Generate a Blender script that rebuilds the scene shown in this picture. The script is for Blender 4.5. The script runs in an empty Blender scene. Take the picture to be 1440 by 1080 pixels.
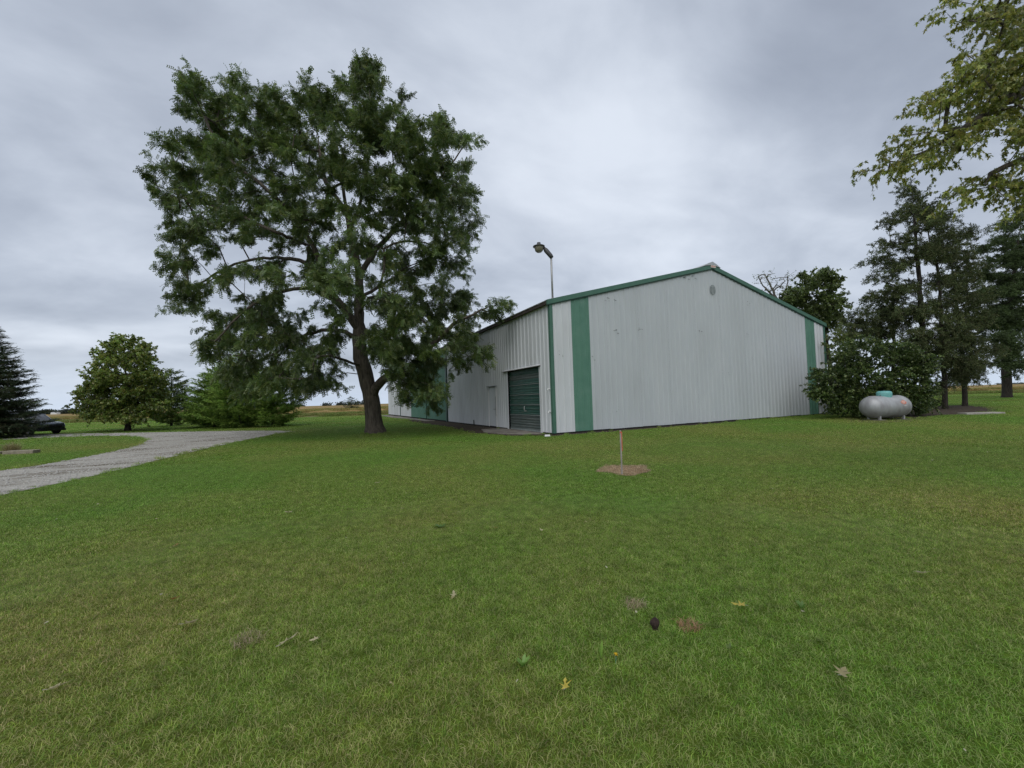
import bpy, bmesh, math, random
import numpy as np
from mathutils import Matrix, Vector

random.seed(7)
RNG = np.random.default_rng(11)
scene = bpy.context.scene
COL = scene.collection
rad = math.radians

# ------------------------------------------------------------------ camera
FPX = 589.9                       # focal length in pixels of the 1440 px wide photograph
CAM = np.array([-9.247, -15.348, 1.55])
_yaw, _pit, _rol = rad(25.573), rad(2.123), rad(-1.792)
FW = np.array([math.sin(_yaw)*math.cos(_pit), math.cos(_yaw)*math.cos(_pit), math.sin(_pit)])
_R = np.array([math.cos(_yaw), -math.sin(_yaw), 0.0])
_U = np.cross(_R, FW)
RT = math.cos(_rol)*_R + math.sin(_rol)*_U
UP = -math.sin(_rol)*_R + math.cos(_rol)*_U
cam_data = bpy.data.cameras.new('camera')
cam = bpy.data.objects.new('camera', cam_data)
COL.objects.link(cam)
cam.matrix_world = Matrix(((RT[0], UP[0], -FW[0], CAM[0]), (RT[1], UP[1], -FW[1], CAM[1]),
                           (RT[2], UP[2], -FW[2], CAM[2]), (0, 0, 0, 1)))
cam_data.sensor_width = 36.0
cam_data.lens = 36.0*FPX/1440.0
cam_data.clip_start = 0.05
cam_data.clip_end = 12000
scene.camera = cam

# ------------------------------------------------------------------ sky (overcast) and soft sun
SUN_EL, SUN_AZ = 52.0, 216.0      # azimuth clockwise from +Y: the light comes from behind and left of the camera
world = bpy.data.worlds.new('World')
scene.world = world
world.use_nodes = True
wn, wl = world.node_tree.nodes, world.node_tree.links
wn.clear()
def wnode(t, **k):
    n = wn.new(t)
    for a, b in k.items():
        setattr(n, a, b)
    return n
w_out = wnode('ShaderNodeOutputWorld')
w_bg = wnode('ShaderNodeBackground'); w_bg.inputs['Strength'].default_value = 0.1
w_sky = wnode('ShaderNodeTexSky', sky_type='NISHITA', sun_disc=False)
w_sky.sun_elevation = rad(SUN_EL); w_sky.sun_rotation = rad(SUN_AZ)
w_sky.air_density = 1.0; w_sky.dust_density = 2.0
w_tc = wnode('ShaderNodeTexCoord')
w_sep = wnode('ShaderNodeSeparateXYZ'); wl.new(w_tc.outputs['Generated'], w_sep.inputs[0])
def wmath(op, a, b=None):
    n = wnode('ShaderNodeMath', operation=op)
    for i, v in enumerate((a, b)):
        if v is None: continue
        if isinstance(v, (int, float)): n.inputs[i].default_value = v
        else: wl.new(v, n.inputs[i])
    return n.outputs[0]
w_z = wmath('MAXIMUM', w_sep.outputs['Z'], 0.0)
w_den = wmath('ADD', w_z, 0.30)
w_comb = wnode('ShaderNodeCombineXYZ')
wl.new(wmath('DIVIDE', w_sep.outputs['X'], w_den), w_comb.inputs[0])
wl.new(wmath('DIVIDE', w_sep.outputs['Y'], w_den), w_comb.inputs[1])
w_map = wnode('ShaderNodeMapping'); wl.new(w_comb.outputs[0], w_map.inputs[0])
w_map.inputs['Location'].default_value = (-13.0, -2.2, 0.9)
w_map.inputs['Rotation'].default_value = (0, 0, rad(25))
w_map.inputs['Scale'].default_value = (0.85, 1.15, 1.0)
def wnoise(scale, detail, rough, dist):
    n = wnode('ShaderNodeTexNoise'); wl.new(w_map.outputs[0], n.inputs['Vector'])
    n.inputs['Scale'].default_value = scale; n.inputs['Detail'].default_value = detail
    n.inputs['Roughness'].default_value = rough; n.inputs['Distortion'].default_value = dist
    return n.outputs['Fac']
w_f = wmath('ADD', wmath('MULTIPLY', wnoise(0.9, 4, 0.5, 0.3), 0.68), wmath('MULTIPLY', wnoise(2.8, 8, 0.55, 0.25), 0.32))
w_ramp = wnode('ShaderNodeValToRGB')
wl.new(w_f, w_ramp.inputs[0])
cr = w_ramp.color_ramp
cr.interpolation = 'B_SPLINE'
cr.elements[0].position = 0.34; cr.elements[0].color = (0.255, 0.288, 0.355, 1)
cr.elements[1].position = 0.65; cr.elements[1].color = (0.69, 0.74, 0.82, 1)
e = cr.elements.new(0.50); e.color = (0.44, 0.488, 0.572, 1)
w_scl = wnode('ShaderNodeVectorMath', operation='SCALE'); wl.new(w_ramp.outputs[0], w_scl.inputs[0]); w_scl.inputs['Scale'].default_value = 10.0
w_mix = wnode('ShaderNodeMixRGB'); w_mix.inputs[0].default_value = 0.9
wl.new(w_sky.outputs[0], w_mix.inputs[1]); wl.new(w_scl.outputs[0], w_mix.inputs[2])
# a clearer strip low over the fields
w_hz = wnode('ShaderNodeMapRange'); wl.new(w_sep.outputs['Z'], w_hz.inputs[0])
w_hz.inputs[1].default_value = 0.0; w_hz.inputs[2].default_value = 0.10
w_hz.inputs[3].default_value = 0.75; w_hz.inputs[4].default_value = 0.0
w_mix2 = wnode('ShaderNodeMixRGB'); wl.new(w_hz.outputs[0], w_mix2.inputs[0])
wl.new(w_mix.outputs[0], w_mix2.inputs[1]); w_mix2.inputs[2].default_value = (5.0, 5.9, 7.2, 1)
wl.new(w_mix2.outputs[0], w_bg.inputs['Color'])
wl.new(w_bg.outputs[0], w_out.inputs[0])

sun_data = bpy.data.lights.new('sun', 'SUN')
sun_data.energy = 1.2; sun_data.angle = rad(65); sun_data.color = (1.0, 0.97, 0.92)
sun = bpy.data.objects.new('sun', sun_data)
COL.objects.link(sun)
_sd = Vector((math.sin(rad(SUN_AZ))*math.cos(rad(SUN_EL)), math.cos(rad(SUN_AZ))*math.cos(rad(SUN_EL)), math.sin(rad(SUN_EL))))
sun.rotation_euler = _sd.to_track_quat('Z', 'Y').to_euler()

scene.view_settings.view_transform = 'Standard'
scene.view_settings.look = 'None'
scene.view_settings.exposure = 0.3
scene.view_settings.gamma = 1.0
scene.view_settings.use_curve_mapping = False
scene.cycles.max_bounces = 4
scene.cycles.diffuse_bounces = 3
scene.cycles.use_adaptive_sampling = True
scene.cycles.adaptive_threshold = 0.018
scene.cycles.use_denoising = True
scene.cycles.denoiser = 'OPENIMAGEDENOISE'
scene.cycles.denoising_input_passes = 'RGB_ALBEDO_NORMAL'
scene.cycles.denoising_prefilter = 'NONE'
scene.cycles.transparent_max_bounces = 8

# ------------------------------------------------------------------ placing helpers
def ray(x, y): return FW + RT*(x-720)/FPX + UP*(540-y)/FPX
def at(x, y, depth): return CAM + ray(x, y)*depth            # point at a distance along the view axis
def ground(x, y, z=0.0):
    d = ray(x, y); return CAM + d*(z-CAM[2])/d[2]
def depth_of(p): return float((np.asarray(p)-CAM) @ FW)

# ------------------------------------------------------------------ object helpers
def tag(o, label=None, cat=None, group=None, kind=None):
    if label: o['label'] = label
    if cat: o['category'] = cat
    if group: o['group'] = group
    if kind: o['kind'] = kind
    return o
def link(name, me, mat=None, parent=None, loc=None):
    o = bpy.data.objects.new(name, me); COL.objects.link(o)
    if mat is not None and me is not None:
        me.materials.clear(); me.materials.append(mat)
    if parent is not None: o.parent = parent
    if loc is not None: o.location = loc
    return o
def empty(name, loc=(0, 0, 0), rz=0.0):
    o = bpy.data.objects.new(name, None); COL.objects.link(o)
    o.location = loc; o.rotation_euler = (0, 0, rz); o.empty_display_size = 0.2
    return o
def pos(o): return np.array(o.location)

class MB:
    """collects faces, then builds one mesh"""
    def __init__(s): s.v, s.f = [], []
    def add(s, vs, fs):
        n = len(s.v); s.v += [tuple(map(float, v)) for v in vs]; s.f += [tuple(i+n for i in f) for f in fs]; return s
    def box(s, a, b):
        x0, y0, z0 = a; x1, y1, z1 = b
        return s.add([(x0,y0,z0),(x1,y0,z0),(x1,y1,z0),(x0,y1,z0),(x0,y0,z1),(x1,y0,z1),(x1,y1,z1),(x0,y1,z1)],
                     [(3,2,1,0),(4,5,6,7),(0,1,5,4),(1,2,6,5),(2,3,7,6),(3,0,4,7)])
    def prism(s, poly, d):
        """closed polygon (list of 3d points) swept by vector d"""
        n = len(poly); d = np.asarray(d, float)
        vs = [np.asarray(p, float) for p in poly] + [np.asarray(p, float)+d for p in poly]
        return s.add(vs, [tuple(range(n-1, -1, -1)), tuple(range(n, 2*n))] + [(i, (i+1) % n, n+(i+1) % n, n+i) for i in range(n)])
    def tube(s, pts, rs, sides=8, cap=True):
        pts = [np.asarray(p, float) for p in pts]
        n0 = len(s.v); t0 = None; ref = None
        for i, p in enumerate(pts):
            t = pts[min(i+1, len(pts)-1)]-pts[max(i-1, 0)]; t = t/(np.linalg.norm(t)+1e-9)
            if ref is None:
                a = np.array([1., 0, 0]) if abs(t[0]) < 0.8 else np.array([0, 1., 0])
                ref = np.cross(t, a)
            ref = ref-t*(ref @ t); ref /= np.linalg.norm(ref)+1e-9
            b = np.cross(t, ref); r = rs[i] if hasattr(rs, '__len__') else rs
            for k in range(sides):
                a = 2*math.pi*k/sides
                s.v.append(tuple(p+(ref*math.cos(a)+b*math.sin(a))*r))
        m = len(pts)
        for i in range(m-1):
            for k in range(sides):
                k2 = (k+1) % sides
                s.f.append((n0+i*sides+k, n0+i*sides+k2, n0+(i+1)*sides+k2, n0+(i+1)*sides+k))
        if cap:
            s.f.append(tuple(n0+k for k in range(sides-1, -1, -1)))
            s.f.append(tuple(n0+(m-1)*sides+k for k in range(sides)))
        return s
    def lathe(s, prof, sides=24, center=(0, 0, 0)):
        c = center; n0 = len(s.v)
        for r, z in prof:
            for k in range(sides):
                a = 2*math.pi*k/sides; s.v.append((c[0]+r*math.cos(a), c[1]+r*math.sin(a), c[2]+z))
        for i in range(len(prof)-1):
            for k in range(sides):
                k2 = (k+1) % sides
                s.f.append((n0+i*sides+k, n0+i*sides+k2, n0+(i+1)*sides+k2, n0+(i+1)*sides+k))
        return s
    def mesh(s, name, smooth=False):
        me = bpy.data.meshes.new(name); me.from_pydata(s.v, [], s.f); me.update()
        if smooth: me.polygons.foreach_set('use_smooth', [True]*len(me.polygons))
        return me
    def build(s, name, mat, parent=None, smooth=False, loc=None):
        return link(name, s.mesh(name, smooth), mat, parent, loc)

def bevel(o, w=0.01, seg=2):
    m = o.modifiers.new('bevel', 'BEVEL'); m.width = w; m.segments = seg; m.limit_method = 'ANGLE'; return o

def mesh_np(name, V, F, tint=None, smooth=False):
    V = np.ascontiguousarray(V, np.float32); F = np.ascontiguousarray(F, np.int32)
    me = bpy.data.meshes.new(name); n = len(F)
    me.vertices.add(len(V)); me.vertices.foreach_set('co', V.ravel())
    me.loops.add(3*n); me.loops.foreach_set('vertex_index', F.ravel())
    me.polygons.add(n); me.polygons.foreach_set('loop_start', np.arange(0, 3*n, 3, dtype=np.int32))
    try: me.polygons.foreach_set('loop_total', np.full(n, 3, np.int32))
    except Exception: pass
    if smooth: me.polygons.foreach_set('use_smooth', np.ones(n, bool))
    me.update(calc_edges=True)
    if tint is not None:
        a = me.color_attributes.new('tint', 'FLOAT_COLOR', 'POINT')
        c = np.ones((len(V), 4), np.float32); c[:, :3] = tint
        a.data.foreach_set('color', c.ravel())
    return me

def unit(v): return v/(np.linalg.norm(v, axis=-1, keepdims=True)+1e-9)

def scatter(tv, tf, P, X, Z, S, tint):
    """copies of a small triangle template: P places, X length direction, Z rough normal, S scale"""
    X = unit(X); Y = unit(np.cross(Z, X)); Z = np.cross(X, Y)
    N, k = len(P), len(tv)
    V = P[:, None, :] + S[:, None, None]*(tv[None, :, 0:1]*X[:, None, :]+tv[None, :, 1:2]*Y[:, None, :]+tv[None, :, 2:3]*Z[:, None, :])
    F = tf[None]+(np.arange(N)*k)[:, None, None]
    return V.reshape(-1, 3), F.reshape(-1, 3), np.repeat(tint, k, axis=0)

# ------------------------------------------------------------------ materials
def nodes_of(name):
    m = bpy.data.materials.new(name); m.use_nodes = True
    nt = m.node_tree; nt.nodes.clear()
    return m, nt.nodes, nt.links
def surf(name, c1, c2, scale=4.0, rough=0.7, bump=0.0, bscale=None, metal=0.0, stretch=(1, 1, 1), detail=6, spec=0.4,
         c3=None, s3=1.0, t3=(0.55, 0.7), coord='Object', rot=0.0):
    """two-tone noise material; c3 = blotches of a third colour"""
    m, N, L = nodes_of(name)
    out = N.new('ShaderNodeOutputMaterial'); b = N.new('ShaderNodeBsdfPrincipled'); L.new(b.outputs[0], out.inputs[0])
    tc = N.new('ShaderNodeTexCoord'); mp = N.new('ShaderNodeMapping'); L.new(tc.outputs[coord], mp.inputs[0]); mp.inputs['Scale'].default_value = stretch; mp.inputs['Rotation'].default_value = (0, 0, rot)
    nz = N.new('ShaderNodeTexNoise'); L.new(mp.outputs[0], nz.inputs['Vector'])
    nz.inputs['Scale'].default_value = scale; nz.inputs['Detail'].default_value = detail; nz.inputs['Roughness'].default_value = 0.6
    rp = N.new('ShaderNodeValToRGB'); L.new(nz.outputs['Fac'], rp.inputs[0])
    rp.color_ramp.elements[0].position = 0.32; rp.color_ramp.elements[0].color = (*c1, 1)
    rp.color_ramp.elements[1].position = 0.68; rp.color_ramp.elements[1].color = (*c2, 1)
    col = rp.outputs[0]
    if c3 is not None:
        n3 = N.new('ShaderNodeTexNoise'); L.new(mp.outputs[0], n3.inputs['Vector']); n3.inputs['Scale'].default_value = s3; n3.inputs['Detail'].default_value = 5
        mr = N.new('ShaderNodeMapRange'); L.new(n3.outputs['Fac'], mr.inputs[0]); mr.inputs[1].default_value = t3[0]; mr.inputs[2].default_value = t3[1]
        mx = N.new('ShaderNodeMixRGB'); L.new(mr.outputs[0], mx.inputs[0]); L.new(col, mx.inputs[1]); mx.inputs[2].default_value = (*c3, 1)
        col = mx.outputs[0]
    L.new(col, b.inputs['Base Color'])
    b.inputs['Roughness'].default_value = rough; b.inputs['Metallic'].default_value = metal
    b.inputs['Specular IOR Level'].default_value = spec
    if bump:
        nb = N.new('ShaderNodeTexNoise'); L.new(mp.outputs[0], nb.inputs['Vector']); nb.inputs['Scale'].default_value = bscale or scale*3; nb.inputs['Detail'].default_value = 6
        bp = N.new('ShaderNodeBump'); L.new(nb.outputs['Fac'], bp.inputs['Height']); bp.inputs['Strength'].default_value = 1.0; bp.inputs['Distance'].default_value = bump
        L.new(bp.outputs[0], b.inputs['Normal'])
    return m
def leafmat(name, trans=0.25, rough=0.5, spec=0.3, wobble=0.5, wscale=0.5):
    """colour from the mesh's per-leaf tint, slowly varied through the place"""
    m, N, L = nodes_of(name)
    out = N.new('ShaderNodeOutputMaterial'); b = N.new('ShaderNodeBsdfPrincipled'); tr = N.new('ShaderNodeBsdfTranslucent'); mx = N.new('ShaderNodeMixShader')
    at_ = N.new('ShaderNodeAttribute'); at_.attribute_name = 'tint'
    ge = N.new('ShaderNodeNewGeometry'); nz = N.new('ShaderNodeTexNoise'); L.new(ge.outputs['Position'], nz.inputs['Vector']); nz.inputs['Scale'].default_value = wscale; nz.inputs['Detail'].default_value = 3
    mr = N.new('ShaderNodeMapRange'); L.new(nz.outputs['Fac'], mr.inputs[0]); mr.inputs[1].default_value = 0.3; mr.inputs[2].default_value = 0.7
    mr.inputs[3].default_value = 1-wobble*0.5; mr.inputs[4].default_value = 1+wobble*0.5
    sc = N.new('ShaderNodeVectorMath'); sc.operation = 'SCALE'; L.new(at_.outputs['Color'], sc.inputs[0]); L.new(mr.outputs[0], sc.inputs['Scale'])
    L.new(sc.outputs[0], b.inputs['Base Color']); L.new(sc.outputs[0], tr.inputs[0])
    b.inputs['Roughness'].default_value = rough; b.inputs['Specular IOR Level'].default_value = spec
    mx.inputs[0].default_value = trans; L.new(b.outputs[0], mx.inputs[1]); L.new(tr.outputs[0], mx.inputs[2]); L.new(mx.outputs[0], out.inputs[0])
    return m
def grassmat(name, dry=0.5, from_attr=True):
    """lawn colour: lush and yellowed areas over metres, shared by the blades and the sod below"""
    m, N, L = nodes_of(name)
    out = N.new('ShaderNodeOutputMaterial'); b = N.new('ShaderNodeBsdfPrincipled')
    ge = N.new('ShaderNodeNewGeometry')
    def noise(s, d, loc):
        mp = N.new('ShaderNodeMapping'); L.new(ge.outputs['Position'], mp.inputs[0]); mp.inputs['Location'].default_value = loc
        n = N.new('ShaderNodeTexNoise'); L.new(mp.outputs[0], n.inputs['Vector']); n.inputs['Scale'].default_value = s; n.inputs['Detail'].default_value = d; n.inputs['Roughness'].default_value = 0.6
        return n.outputs['Fac']
    def mapr(f, a, b_, c, d):
        r = N.new('ShaderNodeMapRange'); L.new(f, r.inputs[0])
        for i, v in enumerate((a, b_, c, d)): r.inputs[i+1].default_value = v
        return r.outputs[0]
    big = mapr(noise(0.16, 4, (3, 1, 0)), 0.36, 0.66, 0, 1)
    mid = mapr(noise(0.9, 5, (7, 2, 0)), 0.3, 0.7, 0, 1)
    fine = mapr(noise(7.0, 7, (1, 9, 0)), 0.28, 0.72, 0.66, 1.34)
    sx = N.new('ShaderNodeSeparateXYZ'); L.new(ge.outputs['Position'], sx.inputs[0])
    open_side = mapr(sx.outputs['Y'], -12.5, -2.0, 0.12, -0.22)
    ad = N.new('ShaderNodeMath'); ad.operation = 'ADD'; ad.use_clamp = True; L.new(big, ad.inputs[0]); L.new(open_side, ad.inputs[1])
    mx = N.new('ShaderNodeMixRGB'); L.new(ad.outputs[0], mx.inputs[0])
    mx.inputs[1].default_value = (0.78, 1.08, 0.66, 1); mx.inputs[2].default_value = (1.24, 1.12, 1.02, 1)
    mx2 = N.new('ShaderNodeMixRGB'); L.new(mid, mx2.inputs[0]); L.new(mx.outputs[0], mx2.inputs[1]); mx2.blend_type = 'MULTIPLY'
    mx2.inputs[2].default_value = (0.92, 0.88, 0.86, 1)
    sc = N.new('ShaderNodeVectorMath'); sc.operation = 'SCALE'; L.new(mx2.outputs[0], sc.inputs[0]); L.new(fine, sc.inputs['Scale'])
    mul = N.new('ShaderNodeVectorMath'); mul.operation = 'MULTIPLY'; L.new(sc.outputs[0], mul.inputs[0])
    if from_attr:
        a = N.new('ShaderNodeAttribute'); a.attribute_name = 'tint'; L.new(a.outputs['Color'], mul.inputs[1])
    else:
        mul.inputs[1].default_value = (0.095, 0.120, 0.028)
        nb = N.new('ShaderNodeTexNoise'); L.new(ge.outputs['Position'], nb.inputs['Vector']); nb.inputs['Scale'].default_value = 14; nb.inputs['Detail'].default_value = 8
        bp = N.new('ShaderNodeBump'); L.new(nb.outputs['Fac'], bp.inputs['Height']); bp.inputs['Distance'].default_value = 0.05; bp.inputs['Strength'].default_value = 0.8
        L.new(bp.outputs[0], b.inputs['Normal'])
    L.new(mul.outputs[0], b.inputs['Base Color'])
    if from_attr:
        tr = N.new('ShaderNodeBsdfTranslucent'); L.new(mul.outputs[0], tr.inputs[0]); ms = N.new('ShaderNodeMixShader'); ms.inputs[0].default_value = 0.35
        L.new(b.outputs[0], ms.inputs[1]); L.new(tr.outputs[0], ms.inputs[2]); L.new(ms.outputs[0], out.inputs[0])
    else:
        L.new(b.outputs[0], out.inputs[0])
    b.inputs['Roughness'].default_value = 0.6; b.inputs['Specular IOR Level'].default_value = 0.2 if from_attr else 0.0
    return m
M = {}
M['sod'] = grassmat('lawn_sod', from_attr=False)
M['blade'] = grassmat('grass_blades')
M['gravel'] = surf('limestone_gravel', (0.28, 0.262, 0.226), (0.57, 0.545, 0.495), 30, 0.9, 0.03, 60, c3=(0.17, 0.15, 0.115), s3=1.5, t3=(0.46, 0.66), coord='Object', stretch=(0.3, 1, 1), rot=rad(-72), spec=0.05)
M['stone_bit'] = surf('gravel_stones', (0.26, 0.25, 0.225), (0.64, 0.62, 0.58), 3, 0.9, spec=0.05)
M['slab'] = surf('pale_concrete', (0.30, 0.28, 0.24), (0.44, 0.42, 0.37), 4, 0.9, 0.01, 40, spec=0.05)
M['dirt'] = surf('bare_dirt', (0.045, 0.036, 0.028), (0.10, 0.082, 0.062), 6, 0.95, 0.03, 25, spec=0.05)
M['mulch'] = surf('dry_clippings', (0.22, 0.155, 0.095), (0.42, 0.315, 0.20), 22, 0.95, 0.03, 60, spec=0.05)
M['concrete'] = surf('old_concrete', (0.16, 0.145, 0.125), (0.29, 0.27, 0.24), 3, 0.9, 0.01, 40, c3=(0.09, 0.08, 0.065), s3=1.2, t3=(0.5, 0.68), spec=0.05)
M['white_steel'] = surf('white_siding', (0.58, 0.60, 0.615), (0.66, 0.675, 0.69), 1.6, 0.42, 0, stretch=(1, 1, 0.35), c3=(0.5, 0.515, 0.52), s3=0.8, t3=(0.5, 0.75), spec=0.45)
M['dirty_steel'] = surf('weathered_white_siding', (0.475, 0.505, 0.525), (0.525, 0.55, 0.565), 1.4, 0.5, 0, stretch=(1, 1, 0.4), c3=(0.455, 0.48, 0.495), s3=0.7, t3=(0.48, 0.72), spec=0.4)
M['green_steel'] = surf('green_siding', (0.085, 0.205, 0.148), (0.11, 0.24, 0.175), 2.0, 0.5, 0, c3=(0.13, 0.25, 0.19), s3=1.5, t3=(0.55, 0.75))
M['green_trim'] = surf('green_trim', (0.055, 0.140, 0.100), (0.075, 0.17, 0.122), 3.0, 0.5)
M['dark_green'] = surf('dark_green_paint', (0.018, 0.055, 0.042), (0.03, 0.08, 0.06), 3.0, 0.5)
M['slat_green'] = surf('roller_slat_green', (0.020, 0.075, 0.058), (0.045, 0.115, 0.09), 1.2, 0.38, 0, stretch=(1, 1, 8), c3=(0.10, 0.13, 0.115), s3=1.6, t3=(0.55, 0.75))
M['slat_grey'] = surf('roller_slat_worn', (0.06, 0.085, 0.078), (0.13, 0.15, 0.14), 1.2, 0.45, 0, stretch=(1, 1, 8))
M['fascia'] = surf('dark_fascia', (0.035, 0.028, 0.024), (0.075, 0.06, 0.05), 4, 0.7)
M['roof_steel'] = surf('roof_steel', (0.40, 0.41, 0.41), (0.5, 0.51, 0.51), 2, 0.45, 0, metal=0.3)
M['black'] = surf('dark_gap', (0.012, 0.011, 0.01), (0.025, 0.022, 0.02), 5, 0.9)
M['scuff'] = surf('scuff_marks', (0.05, 0.055, 0.055), (0.16, 0.17, 0.17), 9, 0.8)
M['emblem'] = surf('faded_grey_paint', (0.20, 0.23, 0.225), (0.30, 0.33, 0.32), 9, 0.6)
M['galv'] = surf('galvanised_pole', (0.34, 0.34, 0.335), (0.46, 0.46, 0.45), 9, 0.5, 0, metal=0.4)
M['lamp_metal'] = surf('lamp_grey_metal', (0.055, 0.055, 0.058), (0.10, 0.10, 0.10), 6, 0.45, 0, metal=0.3)
M['lamp_lens'] = surf('aged_lamp_lens', (0.19, 0.17, 0.125), (0.30, 0.275, 0.21), 8, 0.3)
M['tank'] = surf('tank_silver_paint', (0.33, 0.335, 0.34), (0.44, 0.445, 0.45), 3, 0.5, 0, metal=0.25, stretch=(1, 1, 0.5), c3=(0.22, 0.205, 0.205), s3=2.0, t3=(0.48, 0.75))
M['teal'] = surf('tank_lid_teal', (0.13, 0.37, 0.36), (0.19, 0.45, 0.43), 5, 0.5)
M['red_sticker'] = surf('faded_red_sticker', (0.50, 0.16, 0.11), (0.62, 0.28, 0.20), 12, 0.6)
M['pale_sticker'] = surf('pale_sticker', (0.62, 0.55, 0.5), (0.7, 0.64, 0.6), 12, 0.6)
M['stake'] = surf('weathered_stake', (0.26, 0.23, 0.21), (0.40, 0.36, 0.33), 8, 0.8, 0, stretch=(4, 4, 0.6))
M['stake_red'] = surf('orange_red_paint', (0.52, 0.11, 0.06), (0.62, 0.17, 0.10), 12, 0.7)
M['bark'] = surf('grey_brown_bark', (0.045, 0.037, 0.029), (0.145, 0.122, 0.096), 5, 0.95, 0.08, 7, stretch=(2.6, 2.6, 0.45))
M['dark_bark'] = surf('dark_bark', (0.020, 0.016, 0.013), (0.060, 0.050, 0.040), 6, 0.95, 0.05, 9, stretch=(2, 2, 0.5))
M['pale_bark'] = surf('pale_bark', (0.10, 0.09, 0.075), (0.19, 0.17, 0.145), 6, 0.95, 0.04, 9, stretch=(2, 2, 0.5))
M['leaf'] = leafmat('leaf', 0.40, 0.36, 0.55)
M['needle'] = leafmat('needles', 0.12, 0.6, 0.2, 0.6, 0.7)
M['field'] = surf('crop_tops', (0.21, 0.145, 0.062), (0.36, 0.26, 0.115), 1.3, 0.95, 0.25, 3.0, stretch=(1, 1, 1), c3=(0.14, 0.13, 0.045), s3=0.06, t3=(0.5, 0.7), detail=9, spec=0.05)
M['rough'] = surf('rough_verge', (0.09, 0.105, 0.03), (0.19, 0.165, 0.07), 0.9, 0.95, 0.2, 4.0, detail=9, spec=0.05)
M['sand'] = surf('pale_track', (0.30, 0.27, 0.21), (0.42, 0.39, 0.32), 0.8, 0.95, 0.02, 12, spec=0.05)
M['rock'] = surf('limestone_slab', (0.17, 0.15, 0.105), (0.30, 0.265, 0.195), 5, 0.9, 0.02, 18)
M['car_paint'] = surf('dark_blue_car_paint', (0.05, 0.062, 0.09), (0.06, 0.075, 0.105), 2, 0.16, 0, metal=0.7, spec=0.7)
M['car_dark'] = surf('black_plastic', (0.012, 0.012, 0.013), (0.02, 0.02, 0.02), 5, 0.5)
M['car_glass'] = surf('tinted_glass', (0.02, 0.024, 0.03), (0.03, 0.035, 0.04), 2, 0.04, 0, spec=0.9)
M['chrome'] = surf('headlamp_glass', (0.45, 0.47, 0.5), (0.6, 0.62, 0.65), 3, 0.08, 0, spec=0.9)
M['rim'] = surf('alloy_rim', (0.32, 0.33, 0.34), (0.42, 0.43, 0.44), 3, 0.3, 0, metal=0.6)
M['tyre'] = surf('tyre_rubber', (0.012, 0.012, 0.012), (0.025, 0.025, 0.025), 9, 0.85)
M['white_paint'] = surf('white_paint', (0.68, 0.68, 0.67), (0.78, 0.78, 0.77), 2, 0.6)

# ------------------------------------------------------------------ terrain
def in_poly(P, poly):
    x, y = P[:, 0], P[:, 1]; inside = np.zeros(len(P), bool); n = len(poly); j = n-1
    for i in range(n):
        xi, yi = poly[i][0], poly[i][1]; xj, yj = poly[j][0], poly[j][1]
        c = ((yi > y) != (yj > y)) & (x < (xj-xi)*(y-yi)/((yj-yi) if yj != yi else 1e-9)+xi)
        inside ^= c; j = i
    return inside
def refine(poly, step=0.6, jit=0.08, seed=1):
    """resample a closed outline and roughen it"""
    r = random.Random(seed); out = []; n = len(poly)
    for i in range(n):
        a, b = np.array(poly[i][:2], float), np.array(poly[(i+1) % n][:2], float)
        k = max(1, min(80, int(np.linalg.norm(b-a)/step)))
        for q in range(k):
            out.append(a+(b-a)*q/k+np.array([r.uniform(-jit, jit), r.uniform(-jit, jit)]))
    return out
def sheet(name, poly, z, mat, kind='structure', label=None):
    bm = bmesh.new()
    vs = [bm.verts.new((float(p[0]), float(p[1]), z)) for p in poly]
    bm.faces.new(vs); bmesh.ops.triangulate(bm, faces=bm.faces[:]); bmesh.ops.recalc_face_normals(bm, faces=bm.faces[:])
    for f in bm.faces:
        if f.normal.z < 0: f.normal_flip()
    me = bpy.data.meshes.new(name); bm.to_mesh(me); bm.free()
    o = link(name, me, mat); tag(o, label, None, None, kind); return o

mb = MB(); mb.add([(-6000, -6000, 0), (6000, -6000, 0), (6000, 6000, 0), (-6000, 6000, 0)], [(0, 1, 2, 3)])
o = mb.build('ground', M['sod']); tag(o, 'mown green lawn sod reaching out to the fields', kind='structure')

def G(*pts): return [ground(x, y)[:2] for x, y in pts]
# gravel drive with the branch that runs off behind the spruce
DRIVE = G((-420, 801), (0, 697), (60, 685), (130, 670), (210, 650.5), (290, 631), (350, 618), (392, 609.8), (418, 606.6),
          (396, 605.8), (350, 605.9), (300, 606.6), (230, 608), (150, 609.2), (70, 610.8), (0, 612.4), (-120, 615.5), (-300, 620.6),
          (-300, 630), (-120, 622.5), (0, 619), (45, 616.6), (120, 613.6), (170, 613.2), (196, 615), (206, 618), (200, 623), (180, 630),
          (140, 639), (60, 654), (0, 662.5), (-420, 716))
DRIVE_R = refine(DRIVE, 0.35, 0.035, 3)
o = sheet('gravel_driveway', DRIVE_R, 0.012, M['gravel'], label='pale limestone gravel driveway curving in from the left')
APRON = [(0.02, 0.85), (0.02, 5.3), (-1.15, 5.5), (-1.75, 3.6), (-1.5, 2.0), (-0.75, 0.75)]
DIRT = [(0.1, 5.0), (0.1, 24), (-1.6, 23), (-2.0, 16), (-1.7, 10), (-2.1, 6.5), (-2.3, 3.5), (-1.6, 1.0), (-0.6, 0.2), (-0.3, -0.45),
        (2.0, -0.5), (6, -0.42), (11, -0.3), (13, 0.1), (0.1, 0.1)]
DIRT_R = refine(DIRT, 0.5, 0.12, 4)
o = sheet('dirt_strip', DIRT_R, 0.008, M['dirt'], label='bare dark dirt strip along the foot of the barn')
WALKWAY = [(-0.1, 18.5), (-0.1, 42), (-1.3, 42), (-1.4, 30), (-1.0, 24), (-0.8, 18.5)]
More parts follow.
